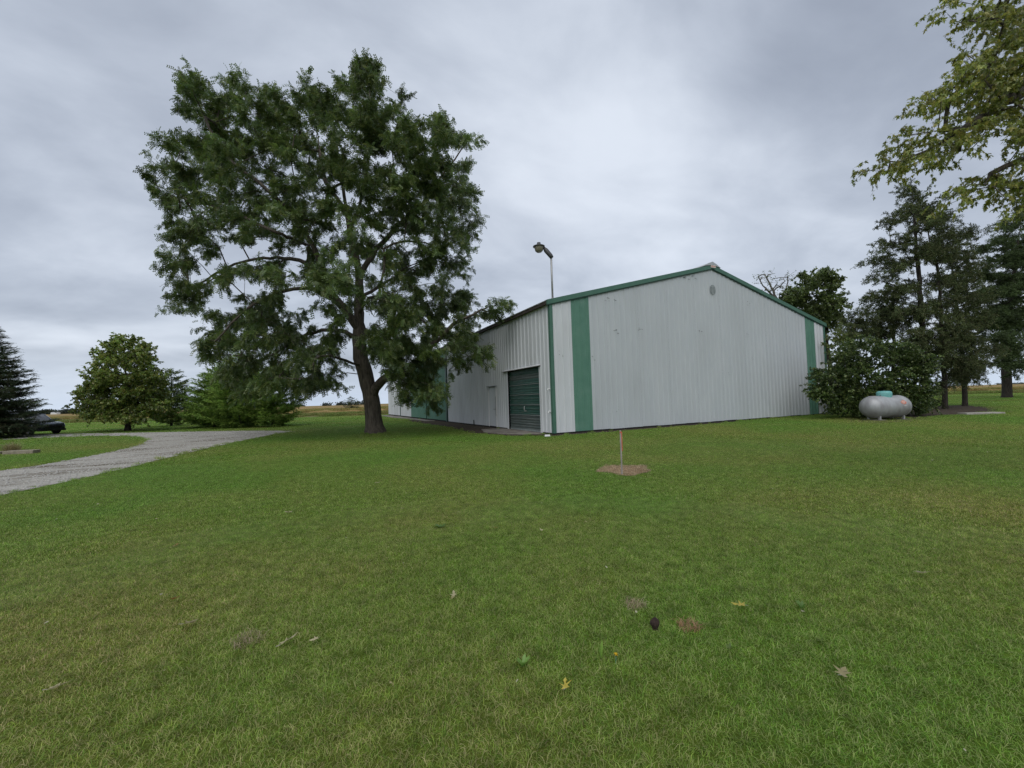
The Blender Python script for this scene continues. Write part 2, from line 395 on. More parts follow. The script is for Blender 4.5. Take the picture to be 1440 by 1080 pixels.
o = sheet('concrete_walk', refine(WALKWAY, 1.0, 0.06, 5), 0.016, M['concrete'], label='pale concrete strip before the sliding doors')
bm_ = MB(); bm_.prism([(p[0], p[1], -0.05) for p in refine(APRON, 0.6, 0.05, 9)], (0, 0, 0.085)); o = bm_.build('concrete_apron', M['concrete'])
tag(o, 'stained concrete apron before the roller door', kind='structure')
_mc = ground(877, 661.5)[:2]
MULCH = [(_mc[0]+(0.56+0.09*math.sin(3*a+1)+0.05*math.sin(7*a))*math.cos(a)*1.0, _mc[1]+(0.56+0.09*math.sin(2*a)+0.06*math.sin(5*a))*math.sin(a)*1.0) for a in np.linspace(0, 2*math.pi, 40, endpoint=False)]
o = sheet('dry_mulch_ring', MULCH, 0.012, M['mulch'], label='ring of dry brown clippings round the thin stake')
BED = G((1190, 590), (1205, 594), (1240, 595.5), (1290, 592), (1330, 586), (1395, 584), (1420, 579), (1410, 572), (1370, 568), (1310, 570), (1240, 572), (1200, 578))
BED_R = refine(BED, 0.6, 0.15, 6)
o = sheet('mulch_bed', BED_R, 0.008, M['dirt'], label='dark bare soil bed under the cedars')
TRACK = G((1366, 546.6), (1384, 544.4), (1420, 543.2), (1500, 541.5), (1500, 546.0), (1440, 547.6), (1410, 548.2), (1380, 549.2))
o = sheet('pale_track', refine(TRACK, 6, 0.3, 2), 0.02, M['sand'], label='pale sandy track beyond the trees')
# boundary of lawn and fields, walked from left to right; fields lie outside it
BND = np.array([(-330, 330), (-160, 185), (-90, 120), (-41, 75), (-24, 60), (-13, 51), (-4, 46), (3, 47), (24, 54), (60, 46), (92, 18), (160, -30), (330, -130)], float)
def resample(P, step):
    out = []
    for a, b in zip(P[:-1], P[1:]):
        k = max(1, int(np.linalg.norm(b-a)/step)); out += [a+(b-a)*q/k for q in range(k)]
    return np.array(out+[P[-1]])
BR = resample(BND, 4.0)
CENTER = np.array([5.0, -60.0])
OUTW = unit(BR-CENTER)
def band(name, d0, rows, mat, label, jit=0.12):
    """strip of land: rows = list of (distance beyond the lawn edge, height)"""
    r = random.Random(5); V, F = [], []
    n = len(BR)
    for d, z in rows:
        for i in range(n):
            p = BR[i]+OUTW[i]*d
            V.append((p[0], p[1], z+(r.uniform(-jit, jit) if z > 0.1 and d < 900 else 0)))
    for j in range(len(rows)-1):
        for i in range(n-1):
            a, b, c, d = j*n+i, j*n+i+1, (j+1)*n+i+1, (j+1)*n+i
            F += [(a, d, c), (a, c, b)]
    me = mesh_np(name, np.array(V), np.array(F)); o = link(name, me, mat); tag(o, label, kind='structure'); return o
band('verge', 0, [(0, 0.014), (3, 0.06), (16, 0.10), (17, 0.02)], M['rough'], 'rough tan grass verge between lawn and crop field', 0.03)
band('crop_field', 20, [(20, 0.02), (20.4, 0.5), (23, 0.62), (27, 0.6), (32, 0.64), (40, 0.6), (55, 0.62), (80, 0.6), (130, 0.62), (250, 0.6), (600, 0.5), (1500, 0.3), (4500, 0.1)], M['field'], 'brown ripening bean field running out to the horizon', 0.08)

# ------------------------------------------------------------------ lawn grass (instanced patches)
GREEN = np.array([(0.240, 0.332, 0.066), (0.200, 0.308, 0.062), (0.290, 0.360, 0.090), (0.140, 0.236, 0.048), (0.350, 0.395, 0.150)])
STRAW = np.array([(0.44, 0.40, 0.21), (0.37, 0.35, 0.16), (0.52, 0.47, 0.28)])
def grass_patch(name, size, n, hgt, wid, straw=0.14, seed=0, greens=GREEN, straws=STRAW, lean=0.9, square=False):
    r = np.random.default_rng(seed)
    a = r.uniform(0, 2*math.pi, n); rr = size*0.5*np.sqrt(r.uniform(0, 1, n))
    base = np.stack([rr*np.cos(a), rr*np.sin(a), np.zeros(n)], 1)
    if square: base[:, :2] = r.uniform(-size/2, size/2, (n, 2))
    h = hgt*r.uniform(0.4, 1.1, n)*(1+0.0*np.sin(base[:, 0]*23+seed)*np.sin(base[:, 1]*19+2*seed)); az = r.uniform(0, 2*math.pi, n); ln = r.uniform(0.15, 1.0, n)**0.8*lean
    d = np.stack([np.cos(az), np.sin(az), np.zeros(n)], 1)
    side = np.stack([-np.sin(az), np.cos(az), np.zeros(n)], 1)*(wid*0.5*r.uniform(0.6, 1.3, n))[:, None]
    up = np.array([0, 0, 1.0])
    mid = base+up*(h*0.62)[:, None]+d*(h*ln*0.45)[:, None]
    tip = base+up*(h*(1-0.35*ln))[:, None]+d*(h*ln*1.25)[:, None]
    V = np.stack([base-side, base+side, mid-side*0.8, mid+side*0.8, tip], 1).reshape(-1, 3)
    t = np.array([(0, 1, 3), (0, 3, 2), (2, 3, 4)])
    F = (t[None]+(np.arange(n)*5)[:, None, None]).reshape(-1, 3)
    c = greens[r.integers(0, len(greens), n)]*r.uniform(0.7, 1.3, n)[:, None]
    s = r.uniform(0, 1, n) < straw
    c[s] = straws[r.integers(0, len(straws), s.sum())]*r.uniform(0.7, 1.1, s.sum())[:, None]
    return mesh_np(name, V, F, np.repeat(c, 5, 0))

def instancer(name, points, rotz, scl, sources, mat, label, tilt=None, pick=None):
    """one 'stuff' object: copies of the source meshes on a cloud of points (geometry nodes)"""
    n = len(points)
    me = bpy.data.meshes.new(name); me.vertices.add(n); me.vertices.foreach_set('co', np.ascontiguousarray(points, np.float32).ravel()); me.update()
    rot = np.zeros((n, 3), np.float32); rot[:, 2] = rotz
    if tilt is not None: rot[:, :2] = tilt
    a = me.attributes.new('rot', 'FLOAT_VECTOR', 'POINT'); a.data.foreach_set('vector', rot.ravel())
    a = me.attributes.new('scl', 'FLOAT', 'POINT'); a.data.foreach_set('value', np.ascontiguousarray(scl, np.float32))
    idx = (RNG.integers(0, len(sources), n) if pick is None else pick).astype(np.int32)
    a = me.attributes.new('idx', 'INT', 'POINT'); a.data.foreach_set('value', idx)
    o = link(name, me); tag(o, label, kind='stuff')
    ng = bpy.data.node_groups.new(name+'_nodes', 'GeometryNodeTree')
    ng.interface.new_socket('Geometry', in_out='INPUT', socket_type='NodeSocketGeometry')
    ng.interface.new_socket('Geometry', in_out='OUTPUT', socket_type='NodeSocketGeometry')
    N, L = ng.nodes, ng.links
    gi, go = N.new('NodeGroupInput'), N.new('NodeGroupOutput')
    def named(nm, ty):
        q = N.new('GeometryNodeInputNamedAttribute'); q.data_type = ty; q.inputs[0].default_value = nm; return q.outputs[0]
    mp = N.new('GeometryNodeMeshToPoints'); L.new(gi.outputs[0], mp.inputs[0])
    ip = N.new('GeometryNodeInstanceOnPoints'); L.new(mp.outputs[0], ip.inputs['Points'])
    jn = N.new('GeometryNodeGeometryToInstance')
    for s in reversed(sources):
        so = bpy.data.objects.new(name+'_source', s); s.materials.clear(); s.materials.append(mat)
        oi = N.new('GeometryNodeObjectInfo'); oi.inputs['Object'].default_value = so; L.new(oi.outputs['Geometry'], jn.inputs[0])
    L.new(jn.outputs[0], ip.inputs['Instance']); ip.inputs['Pick Instance'].default_value = True
    L.new(named('idx', 'INT'), ip.inputs['Instance Index'])
    e2r = N.new('FunctionNodeEulerToRotation'); L.new(named('rot', 'FLOAT_VECTOR'), e2r.inputs[0]); L.new(e2r.outputs[0], ip.inputs['Rotation'])
    L.new(named('scl', 'FLOAT'), ip.inputs['Scale']); L.new(ip.outputs[0], go.inputs[0])
    md = o.modifiers.new('instances', 'NODES'); md.node_group = ng
    return o

BARN_FOOT = [(-0.05, -0.05), (20.3, -0.05), (20.3, 42.5), (-0.05, 42.5)]
def lawn_points(d0, d1, per_m2, half_deg, keep_edge=0.0):
    area = math.pi*(half_deg/180.0)*(d1*d1-d0*d0); n = int(area*per_m2)
    c = 1/math.sqrt(per_m2); k = int(d1/c)+2
    gx, gy = np.meshgrid(np.arange(-k, k+1)*c, np.arange(-k, k+1)*c); Q = np.stack([gx.ravel(), gy.ravel()], 1); Q = Q+RNG.uniform(-0.35, 0.35, Q.shape)*c
    r = np.hypot(Q[:, 0], Q[:, 1]); a = (np.arctan2(Q[:, 0], Q[:, 1])-_yaw+math.pi) % (2*math.pi)-math.pi
    Q = Q[(r > d0) & (r < d1) & (np.abs(a) < rad(half_deg))]
    P = np.column_stack([Q+CAM[:2], np.zeros(len(Q))])
    bad = in_poly(P, DRIVE_R) | in_poly(P, BARN_FOOT) | in_poly(P, MULCH) | in_poly(P, DIRT_R) | in_poly(P, APRON) | in_poly(P, BED_R) | in_poly(P, WALKWAY)
    lawn = np.vstack([BND, [[330, -400], [-330, -400]]])
    return P[~bad & in_poly(P, lawn)]
def tilts(n, s=0.06): return RNG.normal(0, s, (n, 2))
LAWN_POLY = np.vstack([BND, [[330, -400], [-330, -400]]])
MULCH_IN = [_mc+(np.array(p)-_mc)*0.86 for p in MULCH]
_bc = np.mean(BED_R, axis=0); BED_IN = [_bc+(np.array(p)-_bc)*0.8 for p in BED_R]
def blocked(P):
    return in_poly(P, DRIVE_R) | in_poly(P, BARN_FOOT) | in_poly(P, MULCH_IN) | in_poly(P, DIRT_R) | in_poly(P, APRON) | in_poly(P, BED_IN) | in_poly(P, WALKWAY) | ~in_poly(P, LAWN_POLY)
def lawn_tiles(d0, d1, half, t, small):
    """whole tiles where the lawn is unbroken, small ones along its edges"""
    k = int(d1/t)+2; gx, gy = np.meshgrid(np.arange(-k, k+1)*t, np.arange(-k, k+1)*t)
    Q = np.stack([gx.ravel(), gy.ravel()], 1)+np.round(CAM[:2]/t)*t; d = Q-CAM[:2]
    r = np.hypot(d[:, 0], d[:, 1]); a = (np.arctan2(d[:, 0], d[:, 1])-_yaw+math.pi) % (2*math.pi)-math.pi
    Q = Q[(r > d0) & (r < d1) & (np.abs(a) < rad(half))]
    o5 = np.linspace(-0.5, 0.5, 5)*t; offs = np.array([(x, y) for x in o5 for y in o5])
    B = blocked((Q[:, None, :]+offs[None]).reshape(-1, 2)).reshape(len(Q), -1)
    full = Q[~B.any(1)]; part = Q[B.any(1) & ~B.all(1)]
    m = int(round(t/small)); o = (np.arange(m)+0.5)/m*t-t/2; so = np.array([(x, y) for x in o for y in o])
    S = (part[:, None, :]+so[None]).reshape(-1, 2)+RNG.uniform(-0.2, 0.2, (len(part)*m*m, 2))*small if len(part) else np.zeros((0, 2))
    if len(S): S = S[~blocked(S)]
    return full, S
for nm, d0, d1, half, t, small, dens, hg, wd, st, nvar, label in (
        ('near_grass', 0.8, 6.6, 66, 0.5, 0.125, 11500, 0.030, 0.0025, 0.32, 6, 'mown grass close to the viewer with straw-coloured thatch'),
        ('lawn_grass', 5.5, 15.5, 62, 1.0, 0.2, 6000, 0.031, 0.0040, 0.22, 5, 'mown grass of the middle lawn'),
        ('far_lawn_grass', 13.4, 34, 60, 2.0, 0.25, 1900, 0.035, 0.0080, 0.14, 4, 'mown grass near the barn and the big tree'),
        ('distant_lawn_grass', 29, 110, 60, 5.0, 0.5, 480, 0.055, 0.017, 0.10, 3, 'mown grass out towards the field edge')):
    full, part = lawn_tiles(d0, d1, half, t, small)
    src = [grass_patch(nm+'_tile', t*1.02, int(dens*t*t), hg, wd, st, seed=q+int(d0*10), square=True, lean=1.9) for q in range(nvar)]
    src += [grass_patch(nm+'_edge', small*1.2, max(6, int(dens*small*small)), hg, wd, st, seed=q+500, square=True, lean=1.9) for q in range(3)]
    P = np.vstack([full, part]); P = np.column_stack([P, np.zeros(len(P))])
    pick = np.concatenate([RNG.integers(0, nvar, len(full)), nvar+RNG.integers(0, 3, len(part))])
    rz = np.concatenate([RNG.integers(0, 4, len(full))*math.pi/2, RNG.uniform(0, 6.283, len(part))])
    instancer(nm, P, rz, np.ones(len(P)), src, M['blade'], label, None, pick)
# tall rough grass on the verge, and the crop's ragged edge
def band_points(d0, d1, n, amin=-62, amax=62):
    t = RNG.uniform(0, len(BR)-1.001, n*4); i = t.astype(int); fr = (t-i)[:, None]
    P = BR[i]*(1-fr)+BR[i+1]*fr; O = OUTW[i]; P = P+O*RNG.uniform(d0, d1, (len(P), 1))
    d = P-CAM[:2]; ang = np.degrees(np.arctan2(d[:, 0], d[:, 1]))-math.degrees(_yaw)
    ok = (ang > amin) & (ang < amax) & (np.hypot(d[:, 0], d[:, 1]) < 190); P = P[ok][:n]
    return np.column_stack([P, np.full(len(P), 0.03)])
VG = np.array([(0.19, 0.21, 0.065), (0.24, 0.23, 0.09), (0.15, 0.19, 0.05)]); VS = np.array([(0.38, 0.32, 0.18), (0.32, 0.26, 0.13)])
src = [grass_patch('verge_patch', 2.6, 500, 0.5, 0.03, 0.45, 50+s, VG, VS, 0.5) for s in range(3)]
P = band_points(1, 14, 2600); instancer('verge_grass', P, RNG.uniform(0, 6.28, len(P)), RNG.uniform(0.5, 1.15, len(P)), src, M['blade'], 'tall tan and green weeds on the verge by the field')
FG = np.array([(0.32, 0.215, 0.09), (0.39, 0.275, 0.12), (0.26, 0.20, 0.08)])
src = [grass_patch('crop_patch', 3.0, 600, 0.28, 0.06, 0.3, 60+s, FG, VS, 0.8) for s in range(3)]
P = band_points(20, 75, 4200); P[:, 2] = 0.52; instancer('crop_plants', P, RNG.uniform(0, 6.28, len(P)), RNG.uniform(0.7, 1.1, len(P)), src, M['blade'], 'brown bean plants filling the field beyond the verge')
# untrimmed grass along walls, trunk and edges
def edge_line(pts, per_m, jit):
    out = []
    for a, b in zip(pts[:-1], pts[1:]):
        a, b = np.array(a[:2], float), np.array(b[:2], float); n = int(np.linalg.norm(b-a)*per_m)
        if n: out.append(a+(b-a)*RNG.uniform(0, 1, (n, 1))+RNG.normal(0, jit, (n, 2)))
    return np.vstack(out)
_lt = ground(528, 609)[:2]; _tk = ground(1252, 589.5)[:2]
ringp = [(_lt[0]+0.62*math.cos(a), _lt[1]+0.62*math.sin(a)) for a in np.linspace(0, 6.283, 20)]
P = np.vstack([edge_line(DIRT_R[:], 2.2, 0.12), edge_line([(11.5, -0.12), (20.2, -0.12)], 9, 0.06), edge_line(ringp, 14, 0.07), edge_line([_tk+np.array([-1.3, 0.2]), _tk+np.array([1.4, -0.4])], 16, 0.22),
               edge_line(BED_R, 1.6, 0.15), edge_line([p for p in DRIVE_R if p[1] < 24 and p[0] > -30], 5.0, 0.10)])
P = P[~in_poly(P, BARN_FOOT)]; P = np.column_stack([P, np.zeros(len(P))])
src = [grass_patch('edge_tuft', 0.22, 60, 0.12, 0.006, 0.22, 70+q, GREEN, STRAW, 0.8) for q in range(4)]
instancer('edge_grass', P, RNG.uniform(0, 6.28, len(P)), RNG.uniform(0.45, 1.15, len(P)), src, M['blade'], 'longer untrimmed grass along the barn foot, trunk and drive edges')
# stones of the driveway
def pebble(seed):
    r = np.random.default_rng(seed); bm = bmesh.new(); bmesh.ops.create_icosphere(bm, subdivisions=1, radius=1.0)
    V = np.array([v.co[:] for v in bm.verts]); F = np.array([[v.index for v in f.verts] for f in bm.faces]); bm.free()
    V = V*r.uniform(0.65, 1.2, (len(V), 1))*np.array([1, r.uniform(.6, .9), r.uniform(.4, .7)])
    return mesh_np('pebble', V, F)
lo, hi = np.min(DRIVE_R, 0), np.max(DRIVE_R, 0)
P = RNG.uniform([-34, -14], [-9.5, 32], (110000, 2)); P = P[in_poly(P, DRIVE_R)]; P = P[:26000]; P = np.column_stack([P, np.full(len(P), 0.015)])
instancer('driveway_stones', P, RNG.uniform(0, 6.28, len(P)), RNG.uniform(0.008, 0.034, len(P)), [pebble(s) for s in range(4)], M['stone_bit'], 'loose pale limestone chips on the driveway')
# leaf crumbs lying on the lawn
def crumb(seed, cols):
    r = np.random.default_rng(seed); n = 7; a = np.linspace(0, 6.283, n, endpoint=False); rr = r.uniform(0.5, 1.2, n)
    V = np.stack([rr*np.cos(a), rr*np.sin(a)*0.6, r.uniform(0, 0.5, n)], 1); V = np.vstack([V, [[0, 0, 0.2]]])
    F = np.array([(i, (i+1) % n, n) for i in range(n)]); return mesh_np('crumb', V, F, np.tile(cols, (n+1, 1)))
P = lawn_points(2.2, 24, 0.9, 60); P[:, 2] = 0.045
instancer('leaf_litter', P, RNG.uniform(0, 6.28, len(P)), RNG.uniform(0.010, 0.026, len(P)), [crumb(1, (0.42, 0.38, 0.22)), crumb(2, (0.34, 0.30, 0.14)), crumb(3, (0.50, 0.47, 0.33))], M['leaf'], 'tiny pale leaf scraps strewn over the lawn', tilts(len(P), 0.3))
# straw in the clipping ring
P = RNG.uniform(-0.72, 0.72, (520, 2))+_mc; P = P[in_poly(P, MULCH)]; P = np.column_stack([P, np.full(len(P), 0.014)])
SB = np.array([(0.46, 0.34, 0.21), (0.34, 0.235, 0.14), (0.54, 0.42, 0.27)])*1.2
instancer('dry_clippings', P, RNG.uniform(0, 6.28, len(P)), RNG.uniform(0.7, 1.2, len(P)), [grass_patch('clip', 0.12, 26, 0.022, 0.006, 0.2, 80+s, SB, SB, 2.6) for s in range(3)], M['leaf'], 'dry brown clippings lying round the stake', tilts(len(P), 0.2))

# ------------------------------------------------------------------ the steel barn
LEN, WID, EAVE, RIDGE = 42.3, 20.17, 5.755, 8.35
RX = WID/2
def roof_z(x): return EAVE+(RIDGE-EAVE)*(1-abs(x-RX)/RX)
barn = empty('steel_barn'); tag(barn, 'long white ribbed steel barn with green trim and low gable', 'barn')
RIBS = 3
def panel_profile(u0, u1):
    """points (u along wall, h proud) of one ribbed sheet"""
    w = (u1-u0); p = w/RIBS; pts = [(u0, 0.0)]
    for k in range(RIBS):
        c = u0+(k+0.5)*p
        pts += [(c-p*0.28, 0.0), (c-p*0.265, 0.004), (c-p*0.25, 0.0), (c-0.032, 0.0), (c-0.012, 0.028), (c+0.012, 0.028), (c+0.032, 0.0), (c+p*0.25, 0), (c+p*0.265, 0.004), (c+p*0.28, 0)]
    return pts+[(u1, 0.0)]
def ribbed(name, u0, u1, z0, ztop, place, mat, parent, off=0.0):
    pr = panel_profile(u0+0.0004, u1-0.0004); V, F = [], []
    zt = ztop if callable(ztop) else (lambda u: ztop)
    for u, h in pr: V += [place(u, h+off, z0), place(u, h+off, zt(u))]
    for i in range(len(pr)-1): F.append((2*i, 2*i+2, 2*i+3, 2*i+1))
    me = bpy.data.meshes.new(name); me.from_pydata(V, [], F); me.update()
    return link(name, me, mat, parent)
def gp(u, h, z): return (u, -0.012-h, z)
def lp(u, h, z): return (-0.012-h, u, z)
# gable
mb = MB(); mb.prism([(0.02, 0.0, 0.0), (WID-0.02, 0.0, 0.0), (WID-0.02, 0.0, EAVE-0.1), (RX, 0.0, RIDGE-0.1), (0.02, 0.0, EAVE-0.1)], (0, 0.1, 0))
gable = mb.build('gable_wall', M['black'], barn)
edges = [0.10, 1.07, 2.03]+[2.03+16.16*k/17 for k in range(1, 18)]+[19.13, 20.07]
for i, (a, b) in enumerate(zip(edges[:-1], edges[1:])):
    g = i in (1, len(edges)-3)
    o = ribbed('panel', a, b, 0.085+0.012*((i*7) % 3-1)*0.6, lambda u: roof_z(u)-0.14, gp, M['green_steel'] if g else (M['dirty_steel'] if 1 < i < len(edges)-3 else M['white_steel']), gable, 0.0015*(i % 2))
    if g: o['label'] = 'green ribbed steel panel'
# long wall: backing with the openings left out
DY0, DY1, DZ = 1.08, 4.46, 3.0
mb = MB()
mb.box((0.0, 0.1, 0), (0.1, DY0, EAVE-0.1)); mb.box((0.0, DY1, 0), (0.1, LEN, EAVE-0.1)); mb.box((0.0, DY0, DZ+0.01), (0.1, DY1, EAVE-0.1))
longw = mb.build('long_wall', M['black'], barn)
ys = [0.10, 1.06]+[1.06+k*0.946 for k in range(1, 16)]
WY0, WY1, WZ = 6.0, 7.08, 2.3
cuts = [0.10, DY0-0.02, 2.2, 3.33, DY1+0.02, 5.22, WY0-0.02, WY1+0.02]+list(np.linspace(WY1+0.02, 15.2, 10))[1:]
for i, (a, b) in enumerate(zip(cuts[:-1], cuts[1:])):
    over_door = DY0-0.05 < a and b < DY1+0.05; over_walk = a > WY0-0.05 and b < WY1+0.05
    z0 = DZ+0.06 if over_door else WZ+0.05 if over_walk else 0.075
    ribbed('panel', a, b, z0, EAVE-0.06, lp, M['white_steel'], longw, 0.0015*(i % 2))
for a, b, mat, nn in ((15.5, 21.55, 'green_steel', 6), (21.65, 28.0, 'green_steel', 6), (28.06, 33.7, 'white_steel', 6), (33.82, LEN-0.1, 'white_steel', 8)):
    q = np.linspace(a, b, nn+1)
    for c, d in zip(q[:-1], q[1:]):
        o = ribbed('panel', c, d, 0.12, EAVE-0.06, lp, M[mat], longw, 0.04 if mat == 'green_steel' else 0.02)
for y, w, mt in ((15.35, 0.28, 'dark_green'), (21.6, 0.05, 'dark_green'), (33.76, 0.06, 'dark_green')):
    mb = MB(); mb.box((-0.10, y-w/2, 0.05), (0.0, y+w/2, EAVE-0.1)); mb.build('door_post', M[mt], barn)
mb = MB()
for a, b in ((35.9, 35.95), (37.2, 37.25)): mb.box((-0.075, a, 0.12), (-0.05, b, 2.3))
mb.box((-0.075, 35.9, 2.25), (-0.048, 37.25, 2.3)); mb.build('far_door_frame', M['emblem'], barn)
# remaining walls, roof
mb = MB(); mb.box((WID-0.1, 0.12, 0), (WID-0.01, LEN-0.1, EAVE-0.1)); mb.build('far_side_wall', M['white_steel'], barn)
mb = MB(); mb.prism([(0.12, LEN-0.1, 0.0), (WID-0.12, LEN-0.1, 0.0), (WID-0.12, LEN-0.1, EAVE-0.1), (RX, LEN-0.1, RIDGE-0.1), (0.12, LEN-0.1, EAVE-0.1)], (0, 0.08, 0)); mb.build('rear_wall', M['white_steel'], barn)
sl = (RIDGE-EAVE)/RX
roof = None
for sgn in (-1, 1):
    mb = MB()
    xe = RX+sgn*(RX+0.16); ze = EAVE-0.16*sl
    n = 42; pr = []
    for k in range(n):
        c = -0.05+(k+0.5)*(LEN+0.15)/n; pr += [(c-0.3, 0), (c-0.03, 0), (c-0.015, 0.02), (c+0.015, 0.02), (c+0.03, 0), (c+0.3, 0)]
    V, F = [], []
    for y, h in pr: V += [(xe, y, ze+h), (RX, y, RIDGE+h)]
    for i in range(len(pr)-1): F.append((2*i, 2*i+2, 2*i+3, 2*i+1))
    mb.add(V, F); mb.build('roof_slope', M['roof_steel'], barn)
# rakes, with the scalloped closure below, ridge cap
for sgn in (-1, 1):
    xe = RX+sgn*(RX+0.17); ze = EAVE-0.17*sl
    mb = MB(); x_in = RX
    mb.prism([(xe, -0.10, ze-0.165), (x_in, -0.10, RIDGE-0.165), (x_in, -0.10, RIDGE+0.045), (xe, -0.10, ze+0.045)], (0, 0.16, 0))
    rk = mb.build('rake_trim', M['green_trim'], barn)
    mb = MB(); mb.prism([(xe, -0.075, ze-0.21), (x_in, -0.075, RIDGE-0.21), (x_in, -0.075, RIDGE-0.168), (xe, -0.075, ze-0.168)], (0, 0.05, 0))
    mb.build('lower_lip', M['dark_green'], rk)
mb = MB(); mb.prism([(RX-0.62, -0.13, RIDGE-0.08), (RX-0.3, -0.13, RIDGE+0.09), (RX, -0.13, RIDGE+0.2), (RX+0.3, -0.13, RIDGE+0.09), (RX+0.62, -0.13, RIDGE-0.08), (RX, -0.13, RIDGE+0.02)], (0, LEN+0.2, 0))
cap = mb.build('ridge_cap', M['roof_steel'], barn)
mb = MB(); mb.box((RX-0.14, -0.135, RIDGE-0.13), (RX+0.22, -0.104, RIDGE+0.0)); o = mb.build('end_plate', M['pale_sticker'], cap)
mb = MB()
for k in range(4): mb.box((RX-0.11+k*0.085, -0.1385, RIDGE-0.10), (RX-0.06+k*0.085, -0.1352, RIDGE-0.03))
mb.build('plate_marking', M['red_sticker'], cap)['kind'] = 'stuff'
for x0, x1 in ((-0.045, 0.105), (WID-0.105, WID+0.045)):
    mb = MB(); mb.box((x0, -0.05, 0.06), (x1, 0.0, roof_z(max(0, min(WID, x0)))-0.2)); bevel(mb.build('corner_trim', M['green_trim'], barn), 0.008)
mb = MB(); mb.box((-0.046, 0.002, 0.06), (-0.002, 0.10, EAVE-0.2)); mb.build('corner_return', M['green_trim'], barn)
# left eave
mb = MB(); mb.box((-0.19, -0.02, EAVE-0.19), (-0.155, LEN, EAVE-0.03)); mb.build('eave_fascia', M['fascia'], barn)
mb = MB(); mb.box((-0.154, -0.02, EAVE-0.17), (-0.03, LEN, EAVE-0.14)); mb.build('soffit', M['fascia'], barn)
mb = MB(); mb.box((-0.215, -0.02, EAVE-0.055), (-0.192, LEN, EAVE-0.02)); mb.build('drip_edge', M['roof_steel'], barn)
# dark gap and sill along the foot
mb = MB(); mb.box((0.05, -0.008, 0.0), (WID-0.05, 0.0, 0.10)); mb.build('foot_board', M['black'], barn)
mb = MB(); mb.box((-0.008, 0.15, 0.0), (-0.001, DY0-0.05, 0.10)); mb.build('foot_board', M['black'], barn)
mb = MB(); mb.box((-0.008, DY1+0.05, 0.0), (-0.001, LEN-0.1, 0.13)); mb.build('foot_board', M['black'], barn)
# roller door
rd = empty('roller_door'); rd.parent = barn
ns = 12; sh = (DZ-0.06)/ns
prof = [(0, 0.0), (0.0, 0.018), (0.03, 0.045), (0.03, 0.075), (0.006, 0.10), (0.006, 0.135), (0.03, 0.16), (0.03, 0.19), (0.0, 0.215), (0.0, 0.245)]
pz = [q[1]/0.245*sh for q in prof]
slat_me = {}
for key in ('slat_green', 'slat_grey'):
    V, F = [], []
    for (d, _), z in zip(prof, pz): V += [(-d, 0, z), (-d, DY1-DY0, z)]
    for i in range(len(prof)-1): F.append((2*i, 2*i+2, 2*i+3, 2*i+1))
    me = bpy.data.meshes.new('slat'); me.from_pydata(V, [], F); me.update(); me.materials.append(M[key]); slat_me[key] = me
for k in range(ns):
    o = bpy.data.objects.new('slat', slat_me['slat_grey' if k in (0, 1, 2, 10) else 'slat_green']); COL.objects.link(o); o.parent = rd
    o.location = (0.105+0.004*(k % 2), DY0, 0.05+k*sh)
for k in (3, 5, 7, 9):
    mb = MB(); mb.box((0.055, DY0+0.02, 0.05+k*sh-0.012), (0.1, DY1-0.02, 0.05+k*sh+0.012)); mb.build('highlight_line', M['emblem'], rd)  # pale bars imitate the highlight lines across the slats
mb = MB(); mb.box((0.05, DY0+0.02, 0.035), (0.12, DY1-0.02, 0.10)); mb.build('bottom_bar', M['emblem'], rd)
mb = MB(); mb.tube([(0.03, 2.7, 1.02), (0.0, 2.7, 1.06), (0.0, 2.7, 1.16), (0.03, 2.7, 1.2)], 0.022, 6); mb.box((0.045, 2.6, 0.96), (0.07, 2.8, 1.0)); mb.build('door_handle', M['galv'], rd)
mb = MB(); mb.box((0.125, DY0-0.1, 0), (0.14, DY1+0.1, DZ+0.1)); mb.build('backing', M['black'], rd)
for y0, y1 in ((DY0-0.16, DY0), (DY1, DY1+0.13)):
    mb = MB(); mb.box((-0.045, y0, 0.03), (0.12, y1, DZ+0.02)); bevel(mb.build('jamb', M['white_steel'], rd), 0.006)
mb = MB(); mb.prism([(-0.01, DY0-0.2, DZ+0.05), (-0.16, DY0-0.2, DZ+0.015), (-0.16, DY0-0.2, DZ+0.035), (-0.01, DY0-0.2, DZ+0.10)], (0, DY1-DY0+0.65, 0)); mb.build('drip_cap', M['white_steel'], rd)
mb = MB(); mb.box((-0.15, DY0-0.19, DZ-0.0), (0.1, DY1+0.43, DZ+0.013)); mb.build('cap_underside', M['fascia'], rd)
# walk door
wd = empty('walk_door'); wd.parent = barn
mb = MB(); mb.box((-0.02, WY0+0.03, 0.09), (0.03, WY1-0.03, WZ-0.02)); bevel(mb.build('leaf', M['white_steel'], wd), 0.006)
for y0, y1 in ((WY0-0.02, WY0+0.028), (WY1-0.028, WY1+0.02)):
    mb = MB(); mb.box((-0.05, y0, 0.06), (0.0, y1, WZ)); mb.build('jamb', M['white_paint'], wd)
mb = MB(); mb.box((-0.13, WY0-0.07, WZ+0.0), (-0.0, WY1+0.07, WZ+0.055)); mb.build('drip_cap', M['emblem'], wd)
mb = MB(); mb.box((-0.035, WY0+0.06, 0.65), (-0.021, WY0+0.10, 1.75)); mb.build('door_gap', M['black'], wd)
mb = MB(); mb.tube([(-0.03, WY0+0.16, 1.05), (-0.09, WY0+0.16, 1.05), (-0.09, WY0+0.26, 1.05)], 0.014, 6); mb.build('handle', M['lamp_metal'], wd)
